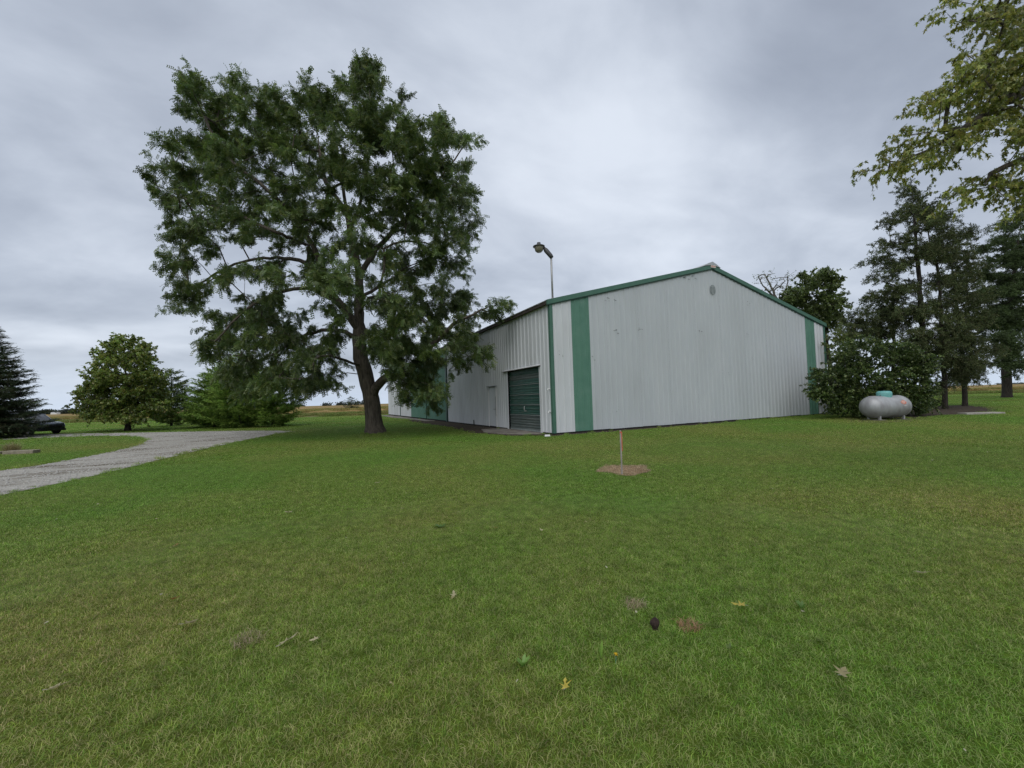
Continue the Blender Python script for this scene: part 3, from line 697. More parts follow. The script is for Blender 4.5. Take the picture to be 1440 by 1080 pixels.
# little fittings
mb = MB(); mb.box((-0.11, 8.93, 4.72), (-0.03, 9.12, 5.40)); bevel(mb.build('wall_vent', M['lamp_metal'], barn), 0.01)
for z in (1.95, 0.98):
    mb = MB(); mb.tube([(-0.02, 0.16, z), (-0.12, 0.16, z+0.02), (-0.15, 0.16, z-0.05)], 0.028, 8); mb.build('tap', M['white_paint'], barn)
mb = MB(); mb.tube([(-0.06, 9.6, 0.0), (-0.06, 9.6, 0.35)], 0.03, 8); mb.build('pipe_stub', M['lamp_metal'], barn)
# faded round emblem of vertical bars high on the gable
em = empty('gable_emblem'); em.parent = barn
def ring(cx, cz, r0, r1, y, n=20, ex=0.8):
    m_ = MB(); V, F = [], []
    for k in range(n):
        a = 2*math.pi*k/n
        for r in (r0, r1): V += [(cx+r*ex*math.cos(a), y, cz+r*math.sin(a)), (cx+r*ex*math.cos(a), y+0.008, cz+r*math.sin(a))]
    for k in range(n):
        a, b = 4*k, 4*((k+1) % n); F += [(a, b, b+2, a+2), (a+2, b+2, b+3, a+3), (a+1, a, b, b+1)][:2]
    return m_.add(V, F)
ring(10.1, 7.05, 0.225, 0.27, -0.048).build('emblem_ring', M['emblem'], em)
for dx, hh in ((-0.11, 0.17), (-0.035, 0.2), (0.045, 0.2), (0.115, 0.16)):
    mb = MB(); mb.box((10.1+dx-0.018, -0.048, 7.05-hh), (10.1+dx+0.018, -0.040, 7.05+hh)); mb.build('emblem_bar', M['emblem'], em)
# scuffs: torn paint scratches that stand where the photo has them
rs = random.Random(4)
for x, z, w, n in ((3.1, 6.05, 0.75, 4), (3.55, 4.6, 0.5, 4), (5.0, 4.75, 0.6, 5), (8.35, 7.62, 0.9, 6), (9.15, 4.9, 0.5, 4), (12.65, 4.75, 0.3, 4), (12.95, 6.55, 0.2, 3), (2.1, 3.35, 0.22, 3), (0.45, 3.5, 0.2, 4), (13.0, 3.4, 0.2, 2), (11.1, 2.6, 0.2, 2), (3.4, 1.0, 0.15, 3), (16.9, 0.6, 0.2, 2)):
    mb = MB()
    for k in range(n):
        cx, cz = x+rs.uniform(-.5, .5)*w, z+rs.uniform(-0.09, 0.09)-0.1*(k/n); l = rs.uniform(0.05, 0.28)*w; t = rs.uniform(0.008, 0.02); s = rs.uniform(-0.35, 0.05)
        mb.prism([(cx, -0.0445, cz-t), (cx+l, -0.0445, cz+l*s-t*0.3), (cx+l, -0.0445, cz+l*s+t*0.3), (cx+l*0.4, -0.0445, cz+t+l*0.4*s)], (0, 0.006, 0))
    mb.build('scuff_mark', M['scuff'], barn)['kind'] = 'stuff'
# scraps at the corner
mb = MB(); c = ground(770, 614.5); mb.prism([(c[0]-0.13, c[1], 0.02), (c[0]+0.12, c[1]-0.02, 0.02), (c[0]+0.15, c[1]+0.08, 0.05), (c[0]-0.05, c[1]+0.12, 0.06)], (0, 0, 0.03)); o = mb.build('white_scrap', M['white_paint'])
tag(o, 'small white scrap lying at the barn corner', 'scrap')

# ------------------------------------------------------------------ yard lamp standing up from the roof edge
lx, ly = 0.42, 0.42
yl = empty('yard_lamp', (lx, ly, roof_z(lx))); tag(yl, 'dark dish yard lamp on a thin pole at the barn corner', 'lamp')
mb = MB(); mb.lathe([(0.0, 0.02), (0.14, 0.02), (0.14, 0.05), (0.06, 0.07), (0.05, 0.12)], 14); mb.build('base_flange', M['galv'], yl, True)
_top = at(776.5, 361, depth_of((lx, ly, 7))); ph = float(_top[2]-roof_z(lx))
mb = MB(); mb.tube([(0, 0, 0.03), (0, 0, ph)], 0.045, 10); mb.build('pole', M['galv'], yl, True)
_dl = -RT[:2]/np.linalg.norm(RT[:2])
def lpnt(a, z, b=0.0): return (_dl[0]*a+FW[0]*b, _dl[1]*a+FW[1]*b, ph+z)
mb = MB(); mb.tube([lpnt(-0.03, -0.04), lpnt(0.02, 0.05), lpnt(0.22, 0.3), lpnt(0.31, 0.42)], [0.085, 0.10, 0.105, 0.06], 10); mb.build('arm', M['lamp_metal'], yl, True)
hc = lpnt(0.53, 0.5)
mb = MB(); mb.lathe([(0.0, 0.16), (0.08, 0.16), (0.085, 0.09), (0.10, 0.085), (0.14, 0.06), (0.265, 0.0), (0.265, -0.03), (0.22, -0.03), (0.2, -0.02)], 24, hc); hd = mb.build('lamp_head', M['lamp_metal'], yl, True)
mb = MB(); mb.lathe([(0.205, -0.015), (0.20, -0.09), (0.165, -0.22), (0.10, -0.275), (0.0, -0.285)], 24, hc); mb.build('lens', M['lamp_lens'], hd, True)
mb = MB(); mb.tube([lpnt(0.31, 0.42), lpnt(0.42, 0.5)], [0.05, 0.04], 8); mb.build('neck', M['lamp_metal'], hd, True)

# ------------------------------------------------------------------ propane tank
tc_ = ground(1255, 590.5); ta = math.atan2(RT[1], RT[0])+rad(8)
tank = empty('propane_tank', (tc_[0], tc_[1]+0.25, 0), ta); tag(tank, 'silver-grey propane tank with a teal lid beside the dense bush', 'tank')
TL, TR_, TZ = 2.42, 0.535, 0.64
prof = [(0.0, -TL/2)]
for k in range(1, 9):
    a = k/8*math.pi/2; prof.append((TR_*math.sin(a), -TL/2+0.52*(1-math.cos(a))))
for k in range(8, -1, -1):
    a = k/8*math.pi/2; prof.append((TR_*math.sin(a), TL/2-0.52*(1-math.cos(a))))
mb = MB(); mb.lathe(prof, 36); mb.v = [(v[2], v[0], v[1]+TZ) for v in mb.v]; body = mb.build('tank_body', M['tank'], tank, True)
for x in (-TL/2+0.5, TL/2-0.5):
    mb = MB(); mb.lathe([(TR_-0.004, -0.018), (TR_+0.005, -0.012), (TR_+0.005, 0.012), (TR_-0.004, 0.018)], 36); mb.v = [(v[2]+x, v[0], v[1]+TZ) for v in mb.v]; mb.build('weld_seam', M['tank'], body, True)
mb = MB(); mb.lathe([(0.295, -0.09), (0.305, 0.02), (0.305, 0.13), (0.28, 0.19), (0.21, 0.222), (0.0, 0.23)], 26, (-0.02, 0, TZ+TR_)); lid = mb.build('valve_lid', M['teal'], tank, True)
mb = MB(); mb.tube([(-0.02, -0.01, TZ+TR_+0.21), (-0.02, -0.01, TZ+TR_+0.27)], 0.025, 8); mb.build('knob', M['lamp_metal'], lid)
mb = MB(); mb.tube([(-0.31, -0.06, TZ+TR_+0.02), (-0.35, -0.1, TZ+TR_+0.03)], 0.02, 6); mb.build('latch', M['lamp_metal'], lid)
for x in (-0.66, 0.66):
    for y in (-0.27, 0.27):
        mb = MB(); mb.prism([(x-0.035, y-0.05, 0.0), (x+0.035, y-0.05, 0.0), (x+0.035, y+0.05, 0.0), (x-0.035, y+0.05, 0.0)], (0, 0, 0.3)); mb.build('leg', M['galv'], tank)
    mb = MB(); mb.box((x-0.2, -0.42, -0.03), (x+0.2, 0.42, 0.035)); mb.build('foot_pad', M['concrete'], tank)
def on_tank(x, a, d=0.004): return (x, -(TR_+d)*math.cos(a), TZ+(TR_+d)*math.sin(a))
mb = MB(); V, F = [], []
shape = [(0.0, 0.0), (0.17, 0.02), (0.10, 0.11), (0.03, 0.15), (-0.05, 0.10), (-0.16, 0.03), (-0.10, -0.05), (0.0, -0.09), (0.11, -0.06)]
V = [on_tank(0.44+dx, rad(20)+dz/TR_) for dx, dz in shape]; mb.add(V, [(0, i, i+1) for i in range(1, len(shape)-1)]+[(0, len(shape)-1, 1)]); st = mb.build('warning_sticker', M['red_sticker'], tank)
mb = MB()
for x0, z0, w, h in ((-0.09, 0.02, 0.07, 0.022), (0.0, 0.025, 0.09, 0.022), (-0.06, -0.03, 0.12, 0.018), (-0.03, 0.075, 0.06, 0.02)):
    mb.add([on_tank(0.44+x0, rad(20)+z0/TR_, 0.007), on_tank(0.44+x0+w, rad(20)+z0/TR_, 0.007), on_tank(0.44+x0+w, rad(20)+(z0+h)/TR_, 0.007), on_tank(0.44+x0, rad(20)+(z0+h)/TR_, 0.007)], [(0, 1, 2, 3)])
mb.build('sticker_lettering', M['pale_sticker'], st)['kind'] = 'stuff'
mb = MB(); mb.add([on_tank(0.42, rad(2), .004), on_tank(0.56, rad(2), .004), on_tank(0.56, rad(5), .004), on_tank(0.42, rad(5), .004)], [(0, 1, 2, 3)]); mb.build('small_label', M['pale_sticker'], tank)

# ------------------------------------------------------------------ stake
sp = ground(875, 668)
stk = empty('marker_stake', (sp[0], sp[1], 0), -_yaw); tag(stk, 'thin weathered stake with one reddish side in the clipping ring', 'stake')
mb = MB(); mb.box((-0.017, -0.012, -0.1), (0.010, 0.012, 0.875)); bevel(mb.build('post', M['stake'], stk), 0.003)
mb = MB(); mb.box((0.0105, -0.014, 0.47), (0.026, 0.012, 0.85)); mb.box((-0.0175, -0.0125, 0.82), (0.026, -0.0145, 0.85)); mb.build('painted_strip', M['stake_red'], stk)

# slab by the cedars, stones by the spruce
c = ground(1378, 582.5)
mb = MB(); mb.prism([(-1.0, -0.3, 0), (0.2, -0.42, 0), (1.0, -0.3, 0), (1.05, 0.25, 0), (0.1, 0.35, 0), (-0.9, 0.3, 0)], (0, 0, 0.09))
sb = mb.build('concrete_slab', M['slab'], None, loc=(c[0], c[1], 0.0)); sb.rotation_euler = (0, 0, math.atan2(RT[1], RT[0])); tag(sb, 'low pale concrete slab lying before the cedars', 'slab')
for (x, y, w, d, h, nm) in ((30, 638, 0.55, 0.18, 0.16, 'long flat limestone edging slab beside the tan grass tuft'), (-6, 639, 0.25, 0.15, 0.13, 'short dark edging stone at the frame edge by the tan grass')):
    c = ground(x, y); mb = MB(); mb.prism([(-w, -d, 0), (w*0.3, -d*1.15, 0), (w, -d*0.8, 0), (w*0.96, d, 0), (-w*0.9, d*0.9, 0)], (0.02, 0.01, h))
    o = mb.build('edging_stone', M['rock'], None, loc=(c[0], c[1], -0.02)); o.rotation_euler = (0, 0, math.atan2(RT[1], RT[0])+rad(4)); bevel(o, 0.02); tag(o, nm, 'stone', 'edging stones near the spruce')
TG = np.array([(0.30, 0.235, 0.12), (0.24, 0.2, 0.1), (0.2, 0.19, 0.08)])
c = ground(16, 634); me = grass_patch('tan_grass_tuft', 0.55, 420, 0.5, 0.008, 0.4, 91, TG*1.4, TG*1.4, 1.3); o = link('ornamental_grass', me, M['leaf'], loc=(c[0], c[1], 0)); tag(o, 'tan ornamental grass tuft behind the edging slab', 'grass tuft')

# ------------------------------------------------------------------ the parked car, mostly behind the spruce
cp = ground(66, 611.8)
car = empty('parked_car', (cp[0], cp[1]+0.9, 0.0), math.atan2(RT[1], RT[0])+rad(-6)); tag(car, 'dark blue car parked nose out behind the spruce', 'car')
def loft(stations, mat, name, parent, smooth=True):
    """stations: x, list of (y half-profile, z) mirrored"""
    m_ = MB(); rows = []
    for x, pr in stations:
        full = [(x, -y, z) for y, z in pr]+[(x, y, z) for y, z in reversed(pr)]; rows.append(full)
    n = len(rows[0]); V = [p for r_ in rows for p in r_]; F = []
    for i in range(len(rows)-1):
        for k in range(n):
            k2 = (k+1) % n; F.append((i*n+k, (i+1)*n+k, (i+1)*n+k2, i*n+k2))
    F.append(tuple(range(n))); F.append(tuple((len(rows)-1)*n+k for k in range(n-1, -1, -1)))
    m_.add(V, F); o = m_.build(name, mat, parent, smooth); bevel(o, 0.03, 2); return o
def sec(w, z0, zb, zt, r=0.1): return [(w*0.86, z0), (w, z0+0.12), (w*1.0, zb), (w*0.97, zt-0.06), (w*0.88, zt)]
L_ = 4.7
loft([(-L_, sec(0.80, 0.45, 0.75, 0.95)), (-L_+0.25, sec(0.90, 0.32, 0.78, 1.02)), (-3.3, sec(0.93, 0.28, 0.8, 1.04)), (-1.6, sec(0.93, 0.28, 0.8, 1.02)), (-1.2, sec(0.93, 0.28, 0.78, 1.0)), (-0.5, sec(0.91, 0.28, 0.75, 0.93)), (-0.15, sec(0.86, 0.30, 0.68, 0.84)), (0, sec(0.74, 0.36, 0.6, 0.72))], M['car_paint'], 'body', car)
cab = loft([(-L_+0.12, [(0.72, 0.99), (0.70, 1.1), (0.62, 1.2), (0.5, 1.22)]), (-L_+0.75, [(0.84, 1.0), (0.78, 1.3), (0.66, 1.58), (0.5, 1.62)]), (-2.3, [(0.84, 1.0), (0.78, 1.3), (0.68, 1.62), (0.5, 1.66)]), (-1.75, [(0.84, 0.99), (0.78, 1.28), (0.66, 1.52), (0.5, 1.55)]), (-1.05, [(0.80, 0.97), (0.76, 0.99), (0.7, 1.0), (0.5, 1.01)])], M['car_glass'], 'glasshouse', car)
mb = MB(); mb.box((-3.9, -0.56, 1.635), (-2.2, 0.56, 1.69)); bevel(mb.build('roof_skin', M['car_paint'], cab), 0.03)
for s_ in (-1, 1):
    mb = MB(); mb.tube([(-1.05, s_*0.77, 1.0), (-1.75, s_*0.69, 1.50), (-2.25, s_*0.68, 1.63), (-3.9, s_*0.66, 1.6), (-4.55, s_*0.68, 1.12)], 0.045, 6); mb.build('pillar', M['car_paint'], cab)
    mb = MB(); mb.prism([(-0.5, s_*0.86, 0.66), (-0.08, s_*0.80, 0.62), (-0.03, s_*0.74, 0.70), (-0.2, s_*0.80, 0.79), (-0.5, s_*0.88, 0.82)], (0.0, s_*0.035, 0)); mb.build('headlight', M['chrome'], car)
    mb = MB(); mb.box((-1.45, s_*0.88, 1.0), (-1.25, s_*1.06, 1.14)); bevel(mb.build('mirror', M['car_paint'], car), 0.03)
    for xw in (-0.92, -3.7):
        mb = MB(); mb.lathe([(0.20, -0.11), (0.32, -0.11), (0.345, -0.07), (0.345, 0.07), (0.32, 0.11), (0.20, 0.11)], 22); mb.v = [(xw+v[0], s_*0.84+v[2], 0.345+v[1]) for v in mb.v]; wh = mb.build('wheel', M['tyre'], car, True)
        mb = MB(); mb.lathe([(0.0, 0.0), (0.06, 0.02), (0.19, 0.04), (0.215, 0.08)], 16); mb.v = [(xw+v[0], s_*(0.84+0.03+v[2]), 0.345+v[1]) for v in mb.v]; mb.build('rim', M['rim'], wh, True)
        mb = MB(); V = []; n = 14
        for k in range(n+1):
            a = math.pi*k/n; V += [(xw+0.42*math.cos(a), s_*0.935, 0.33+0.42*math.sin(a)), (xw+0.35*math.cos(a), s_*0.935, 0.33+0.35*math.sin(a))]
        mb.add(V, [(2*k, 2*k+2, 2*k+3, 2*k+1) for k in range(n)]); mb.build('wheel_arch', M['car_dark'], car)
mb = MB(); mb.box((-0.12, -0.55, 0.5), (0.02, 0.55, 0.68)); bevel(mb.build('grille', M['car_dark'], car), 0.02)
mb = MB(); mb.box((-0.35, -0.82, 0.27), (0.03, 0.82, 0.43)); bevel(mb.build('bumper', M['car_dark'], car), 0.05)

# ------------------------------------------------------------------ trees
def T(*tris): return np.array(tris)
def frond_template(pairs=7, ang=62, ll=0.26, lw=0.085, droop=0.4):
    V, F = [], []
    for k in range(pairs):
        t = 0.12+0.8*k/(pairs-1); z = -droop*t*t; s = 1-0.35*abs(t-0.5)
        for sg in (-1, 1):
            a = rad(ang-12*t)*sg; d = np.array([math.cos(a), math.sin(a), -0.25]); n = len(V)
            b = np.array([t, 0, z]); q = np.array([-d[1], d[0], 0])*lw*0.5
            V += [b-q*0.3, b+d*ll*s*0.45+q, b+d*ll*s]; F += [(n, n+1, n+2)]
    return np.array(V), np.array(F)
FROND = frond_template(4, 62, 0.36, 0.40, 0.4)
FROND_S = frond_template(4, 55, 0.4, 0.14, 0.3)
BROAD = (np.array([(0, 0, 0), (0.45, 0.36, 0.06), (1, 0, -0.12), (0.45, -0.36, 0.06), (0.2, 0.25, 0.04), (0.2, -0.25, 0.04)], float), T((0, 4, 5), (4, 1, 5), (1, 3, 5), (1, 2, 3)))
def lobed():
    pts = [(0, 0.0), (0.10, 0.16), (-0.02, 0.38), (0.26, 0.17), (0.50, 0.56), (0.46, 0.14), (0.66, 0.11), (0.72, 0.18), (1.05, 0.0)]
    out = [(x, y) for x, y in pts]+[(x, -y) for x, y in reversed(pts[1:-1])]
    V = [(0.32, 0, 0.0)]+[(x, y, -0.22*x*x-0.18*abs(y)) for x, y in out]; n = len(out)
    return np.array(V, float), np.array([(0, 1+i, 1+(i+1) % n) for i in range(n)])
LOBED = lobed()
def needle_template(n=9, seed=1, spread=0.45, flat=0.5, w=0.05):
    r = np.random.default_rng(seed); V, F = [], []
    for k in range(n):
        t = k/n*0.85; a = r.uniform(-1, 1)*spread*2.0; b = r.uniform(-1, 1)*spread*flat*2
        d = np.array([math.cos(a)*math.cos(b), math.sin(a)*math.cos(b), math.sin(b)]); l = r.uniform(0.3, 0.5)*(1.1-t*0.5)
        q = np.array([-d[1], d[0], r.uniform(-.5, .5)]); q = q/np.linalg.norm(q)*w*0.5; p = np.array([t, 0, 0]); m = len(V)
        V += [p-q, p+q, p+d*l]; F.append((m, m+1, m+2))
    return np.array(V), np.array(F)
SPRUCE = needle_template(12, 2, 0.5, 0.55, 0.09)
PINE = needle_template(14, 3, 0.55, 0.8, 0.11)
CEDAR = needle_template(8, 5, 0.62, 0.9, 0.16)

def catmull(P, step):
    P = np.asarray(P, float); out = []
    Q = np.vstack([2*P[0]-P[1], P, 2*P[-1]-P[-2]])
    for i in range(1, len(Q)-2):
        a, b, c, d = Q[i-1], Q[i], Q[i+1], Q[i+2]; k = max(2, int(np.linalg.norm(c-b)/step))
        for j in range(k):
            t = j/k; out.append(0.5*((2*b)+(-a+c)*t+(2*a-5*b+4*c-d)*t*t+(-a+3*b-3*c+d)*t**3))
    out.append(Q[-2]); return np.array(out)

def skeleton(limbs, clumps, rng, step=0.45, rise=0.12, minz=0.0, limb_r=None):
    global MINR
    cap_ = 60000; MINR = np.zeros(cap_); pos_ = np.zeros((cap_, 3)); par = np.full(cap_, -1); n = 0
    for li, Lm in enumerate(limbs):
        C_ = catmull(Lm, step); last = -1
        if li > 0:
            last = int(np.argmin(np.linalg.norm(pos_[:n]-C_[0], axis=1))); C_ = C_[1:]
        for q, p in enumerate(C_):
            pos_[n] = p+(rng.normal(0, step*0.06, 3) if (li or q > 3) else 0); par[n] = last
            if limb_r and li in limb_r: MINR[n] = limb_r[li][0]+(limb_r[li][1]-limb_r[li][0])*q/len(C_)
            last = n; n += 1
    nl = n
    tips = np.zeros(cap_); ends = []
    if len(clumps):
        d0 = np.min(np.linalg.norm(clumps[:, None, :]-pos_[None, :nl:2, :], axis=2), axis=1)
        for ci in np.argsort(d0):
            c = clumps[ci]; d = np.linalg.norm(pos_[:n]-c, axis=1)
            cost = d+0.5*np.maximum(0, pos_[:n, 2]-c[2])+np.where(pos_[:n, 2] < minz, 50, 0)
            j = int(np.argmin(cost)); p0 = pos_[j].copy(); dist = d[j]; k = max(2, int(dist/step))
            ctl = p0+(c-p0)*0.5+np.array([0, 0, rise*dist])+rng.normal(0, dist*0.08, 3); last = j
            for q in range(1, k+1):
                t = q/k; p = (1-t)**2*p0+2*t*(1-t)*ctl+t*t*c+(rng.normal(0, step*0.07, 3) if q < k else 0)
                pos_[n] = p; par[n] = last; last = n; n += 1
            tips[last] += 1; ends.append((last, p0))
    for li in range(n):
        pass
    has = np.zeros(n, bool); has[par[1:n][par[1:n] >= 0]] = True
    tips[:n][~has & (tips[:n] == 0)] = 1
    for i in range(n-1, 0, -1):
        if par[i] >= 0: tips[par[i]] += tips[i]
    return pos_[:n], par[:n], tips[:n], nl

def skin(mb_, P, par, tips, rbase, rmin=0.012, power=0.5, flare=0.5, flare_h=0.7, nmax=1e9):
    n = len(P); r = np.maximum(np.maximum(rmin, rbase*(tips/tips[0])**power), MINR[:n])
    z0 = P[0, 2]; fl = np.clip(1-(P[:, 2]-z0)/flare_h, 0, 1); near = np.hypot(P[:, 0]-P[0, 0], P[:, 1]-P[0, 1]) < rbase*2.5
    r = r*(1+flare*fl*fl*near)
    ch = [[] for _ in range(n)]
    for i in range(1, n):
        if par[i] >= 0: ch[par[i]].append(i)
    stack = [(0, -1)]
    while stack:
        i, pr = stack.pop(); chain = [] if pr < 0 else [pr]; rr = [] if pr < 0 else [r[i]*1.05]
        while True:
            chain.append(i); rr.append(r[i])
            if not ch[i]: break
            k = max(ch[i], key=lambda q: tips[q])
            for q in ch[i]:
                if q != k: stack.append((q, i))
            i = k
        rm = max(rr); sides = 12 if rm > 0.2 else 8 if rm > 0.08 else 5 if rm > 0.03 else 4
        if len(chain) > 1:
            rr[-1] *= 0.5
            if rm < 0.05 and len(chain) > 4:
                keep = list(range(0, len(chain)-1, 2))+[len(chain)-1]; chain = [chain[q] for q in keep]; rr = [rr[q] for q in keep]
            mb_.tube([P[q] for q in chain], rr, sides, cap=False)

def leafy(clumps, centre, rng, n_twig, twig_len, n_leaf, leaf_len, tv, tf, palette, out=0.7, up=0.15, hang=0.4, flat=0.5, jit=0.3, spread=0.25):
    """twigs round every clump, leaves along the twigs; returns leaf arrays and twig segments"""
    K = len(clumps); o = unit(clumps-centre)
    S = np.repeat(clumps, n_twig, 0)+rng.normal(0, spread, (K*n_twig, 3))*np.array([1, 1, 0.7])
    D = unit(np.repeat(o, n_twig, 0)*out+rng.normal(0, 0.75, (K*n_twig, 3))*np.array([1, 1, flat])+np.array([0, 0, up]))
    Ln = twig_len*rng.uniform(0.5, 1.25, K*n_twig)
    shade = np.repeat(np.clip(rng.normal(1.0, 0.16, K), 0.6, 1.5), n_twig)
    m = n_leaf; t = rng.uniform(0.1, 1.05, (len(S), m))
    P = S[:, None, :]+D[:, None, :]*(t*Ln[:, None])[:, :, None]; P[:, :, 2] -= (0.22*t*t*Ln[:, None])
    P = P.reshape(-1, 3)+rng.normal(0, jit*leaf_len*0.5, (len(S)*m, 3))
    X = unit(np.repeat(D, m, 0)*0.6+rng.normal(0, 0.7, (len(P), 3))+np.array([0, 0, -hang]))
    Z = unit(np.array([0, 0, 1.0])+rng.normal(0, 0.55, (len(P), 3)))
    Sc = leaf_len*rng.uniform(0.65, 1.25, len(P))
    c = palette[rng.integers(0, len(palette), len(P))]*rng.uniform(0.75, 1.25, (len(P), 1))*np.repeat(shade, m)[:, None]
    V, F, C_ = scatter(tv, tf, P, X, Z, Sc, c)
    return V, F, C_, S, S+D*Ln[:, None]*0.95-np.array([0, 0, 1])*(0.2*Ln[:, None])
def twig_mesh(S, E, r):
    tv = np.array([(0, 0.5, 0.29), (0, -0.5, 0.29), (0, 0, -0.58), (1, 0, 0)], float); tf = T((0, 1, 3), (1, 2, 3), (2, 0, 3))
    d = E-S; l = np.linalg.norm(d, axis=1); X = unit(d); Z = unit(np.cross(X, np.array([0.3, 0.9, 0.1]))); Y = np.cross(Z, X)
    V = S[:, None, :]+tv[None, :, 0:1]*d[:, None, :]+r*(tv[None, :, 1:2]*Y[:, None, :]+tv[None, :, 2:3]*Z[:, None, :])
    F = tf[None]+(np.arange(len(S))*4)[:, None, None]; return V.reshape(-1, 3), F.reshape(-1, 3)

def blob_tree(name, label, cat, depth, limbs, blobs, Rz, rbase, leaf, palette, dens=0.55, n_twig=5, twig_len=0.8, n_leaf=14, leaf_len=0.22,
              seed=1, group=None, bark='bark', mat='leaf', step=0.45, out=0.7, up=0.15, hang=0.4, flat=0.6, rmin=0.012, power=0.5, cz=None, rise=0.12,
              flare=0.5, minz=0.0, spread=0.25, twr=0.012, ground_first=True, flare_h=0.7, bare=False, limb_r=None):
    rng = np.random.default_rng(seed)
    bx = np.array([b[0] for b in blobs], float); cx = bx.mean(); Rx = max(np.abs(bx-cx).max()+20, 30)
    cl = []
    for b in blobs:
        x, y, rx, ry = b[:4]; k = b[4] if len(b) > 4 else 1.0; zo = b[5] if len(b) > 5 else None
        m_ = depth/FPX; area = math.pi*rx*ry*m_*m_; n = max(1, int(round(area*dens*k)))
        zmax = Rz*math.sqrt(max(0.12, 1-((x-cx)/Rx)**2))
        for _ in range(n):
            a, q = rng.uniform(0, 6.283), math.sqrt(rng.uniform(0, 1)); dz = rng.uniform(-zmax, zmax) if zo is None else zo+rng.uniform(-0.4, 0.4)*Rz
            p = at(x+rx*q*math.cos(a), y+ry*q*math.sin(a), depth+dz)
            k_ = 0
            while p[0] > -0.6 and -0.5 < p[1] < 43 and p[2] < 7.5 and k_ < 15:
                k_ += 1; dz -= 0.5; p = at(x+rx*q*math.cos(a), y+ry*q*math.sin(a), depth+dz)
            if p[2] > 0.1 and k_ < 15: cl.append(p)
    cl = np.array(cl)
    LM = []
    for i, Lm in enumerate(limbs):
        W = [at(q[0], q[1], depth+(q[2] if len(q) > 2 else 0)) for q in Lm]
        if i == 0 and ground_first:
            b0 = W[0].copy(); b0[2] = -0.12; W[0] = b0
        LM.append(W)
    base = LM[0][0].copy(); base[2] = max(0, base[2]) if ground_first else base[2]
    P, par, tips, nl = skeleton(LM, cl, rng, step, rise, minz, limb_r)
    root = empty(name, tuple(base)); tag(root, label, cat, group)
    centre = cl.mean(0) if cz is None else np.array([cl[:, 0].mean(), cl[:, 1].mean(), cz])
    V, F, C_, S, E = leafy(cl, centre, rng, n_twig, twig_len, n_leaf, leaf_len, leaf[0], leaf[1], palette, out, up, hang, flat, spread=spread)
    wood = MB(); skin(wood, P, par, tips, rbase, rmin, power, flare, flare_h)
    wood.v = [(v[0]-base[0], v[1]-base[1], v[2]-base[2]) for v in wood.v]
    wood.build('trunk', M[bark], root, True)
    tv, tf = twig_mesh(S, E, twr)
    link('twigs', mesh_np('twigs', tv-base, tf), M[bark], root)['kind'] = 'stuff'
    if not bare:
        link('crown', mesh_np('crown', V-base, F, C_), M[mat], root)
    return root

# --- the big honey locust
HL = np.array([(0.105, 0.160, 0.040), (0.085, 0.135, 0.036), (0.132, 0.188, 0.046), (0.106, 0.165, 0.062), (0.170, 0.205, 0.060)])
HL_LIMBS = [
    [(528, 609), (525, 585), (523, 562), (518, 540), (511, 515), (506, 488), (505, 440), (505, 385, 0.3), (492, 322, 0.8), (482, 262, 1.0), (472, 200, 1.0), (468, 150, 1)],
    [(523, 556), (534, 538, -.5), (548, 530, -.9), (572, 522, -1.5), (602, 492, -2.2), (640, 455, -2.6), (690, 431, -3.0)],
    [(509, 500), (497, 474, .4), (472, 464, .8), (432, 470, 1.5), (384, 498, 2.4), (342, 518, 3)],
    [(505, 468), (490, 441, -.6), (470, 420, -1.1), (455, 382, -1.6), (440, 346, -2), (410, 302, -2.6), (370, 262, -3), (320, 222, -3), (288, 165, -3)],
    [(472, 422), (432, 404, -2), (390, 412, -2.6), (340, 440, -3.4), (302, 482, -4)],
    [(455, 384), (410, 364, .5), (350, 366, 1.2), (310, 382, 1.6), (268, 405, 2)],
    [(505, 388), (530, 350, .6), (556, 322, 1.4), (590, 290, 2.2), (630, 236, 3), (652, 206, 3)],
    [(492, 324), (510, 272, -.8), (520, 200, -1.4), (520, 114, -1.5)],
    [(482, 290), (456, 250, 2), (446, 185, 3), (445, 140, 3)],
    [(505, 420), (545, 395, 2), (590, 370, 3.6), (635, 350, 4)],
    [(510, 515), (480, 505, -2), (450, 500, -3.2), (440, 510, -3.6)],
    [(440, 346), (395, 330, -3.5), (330, 300, -3), (250, 275, -2.4)],
    [(505, 440), (520, 420, -2.4), (560, 410, -4), (600, 400, -4.6)],
    [(548, 530), (575, 540, -.2), (605, 545, .4)],
]
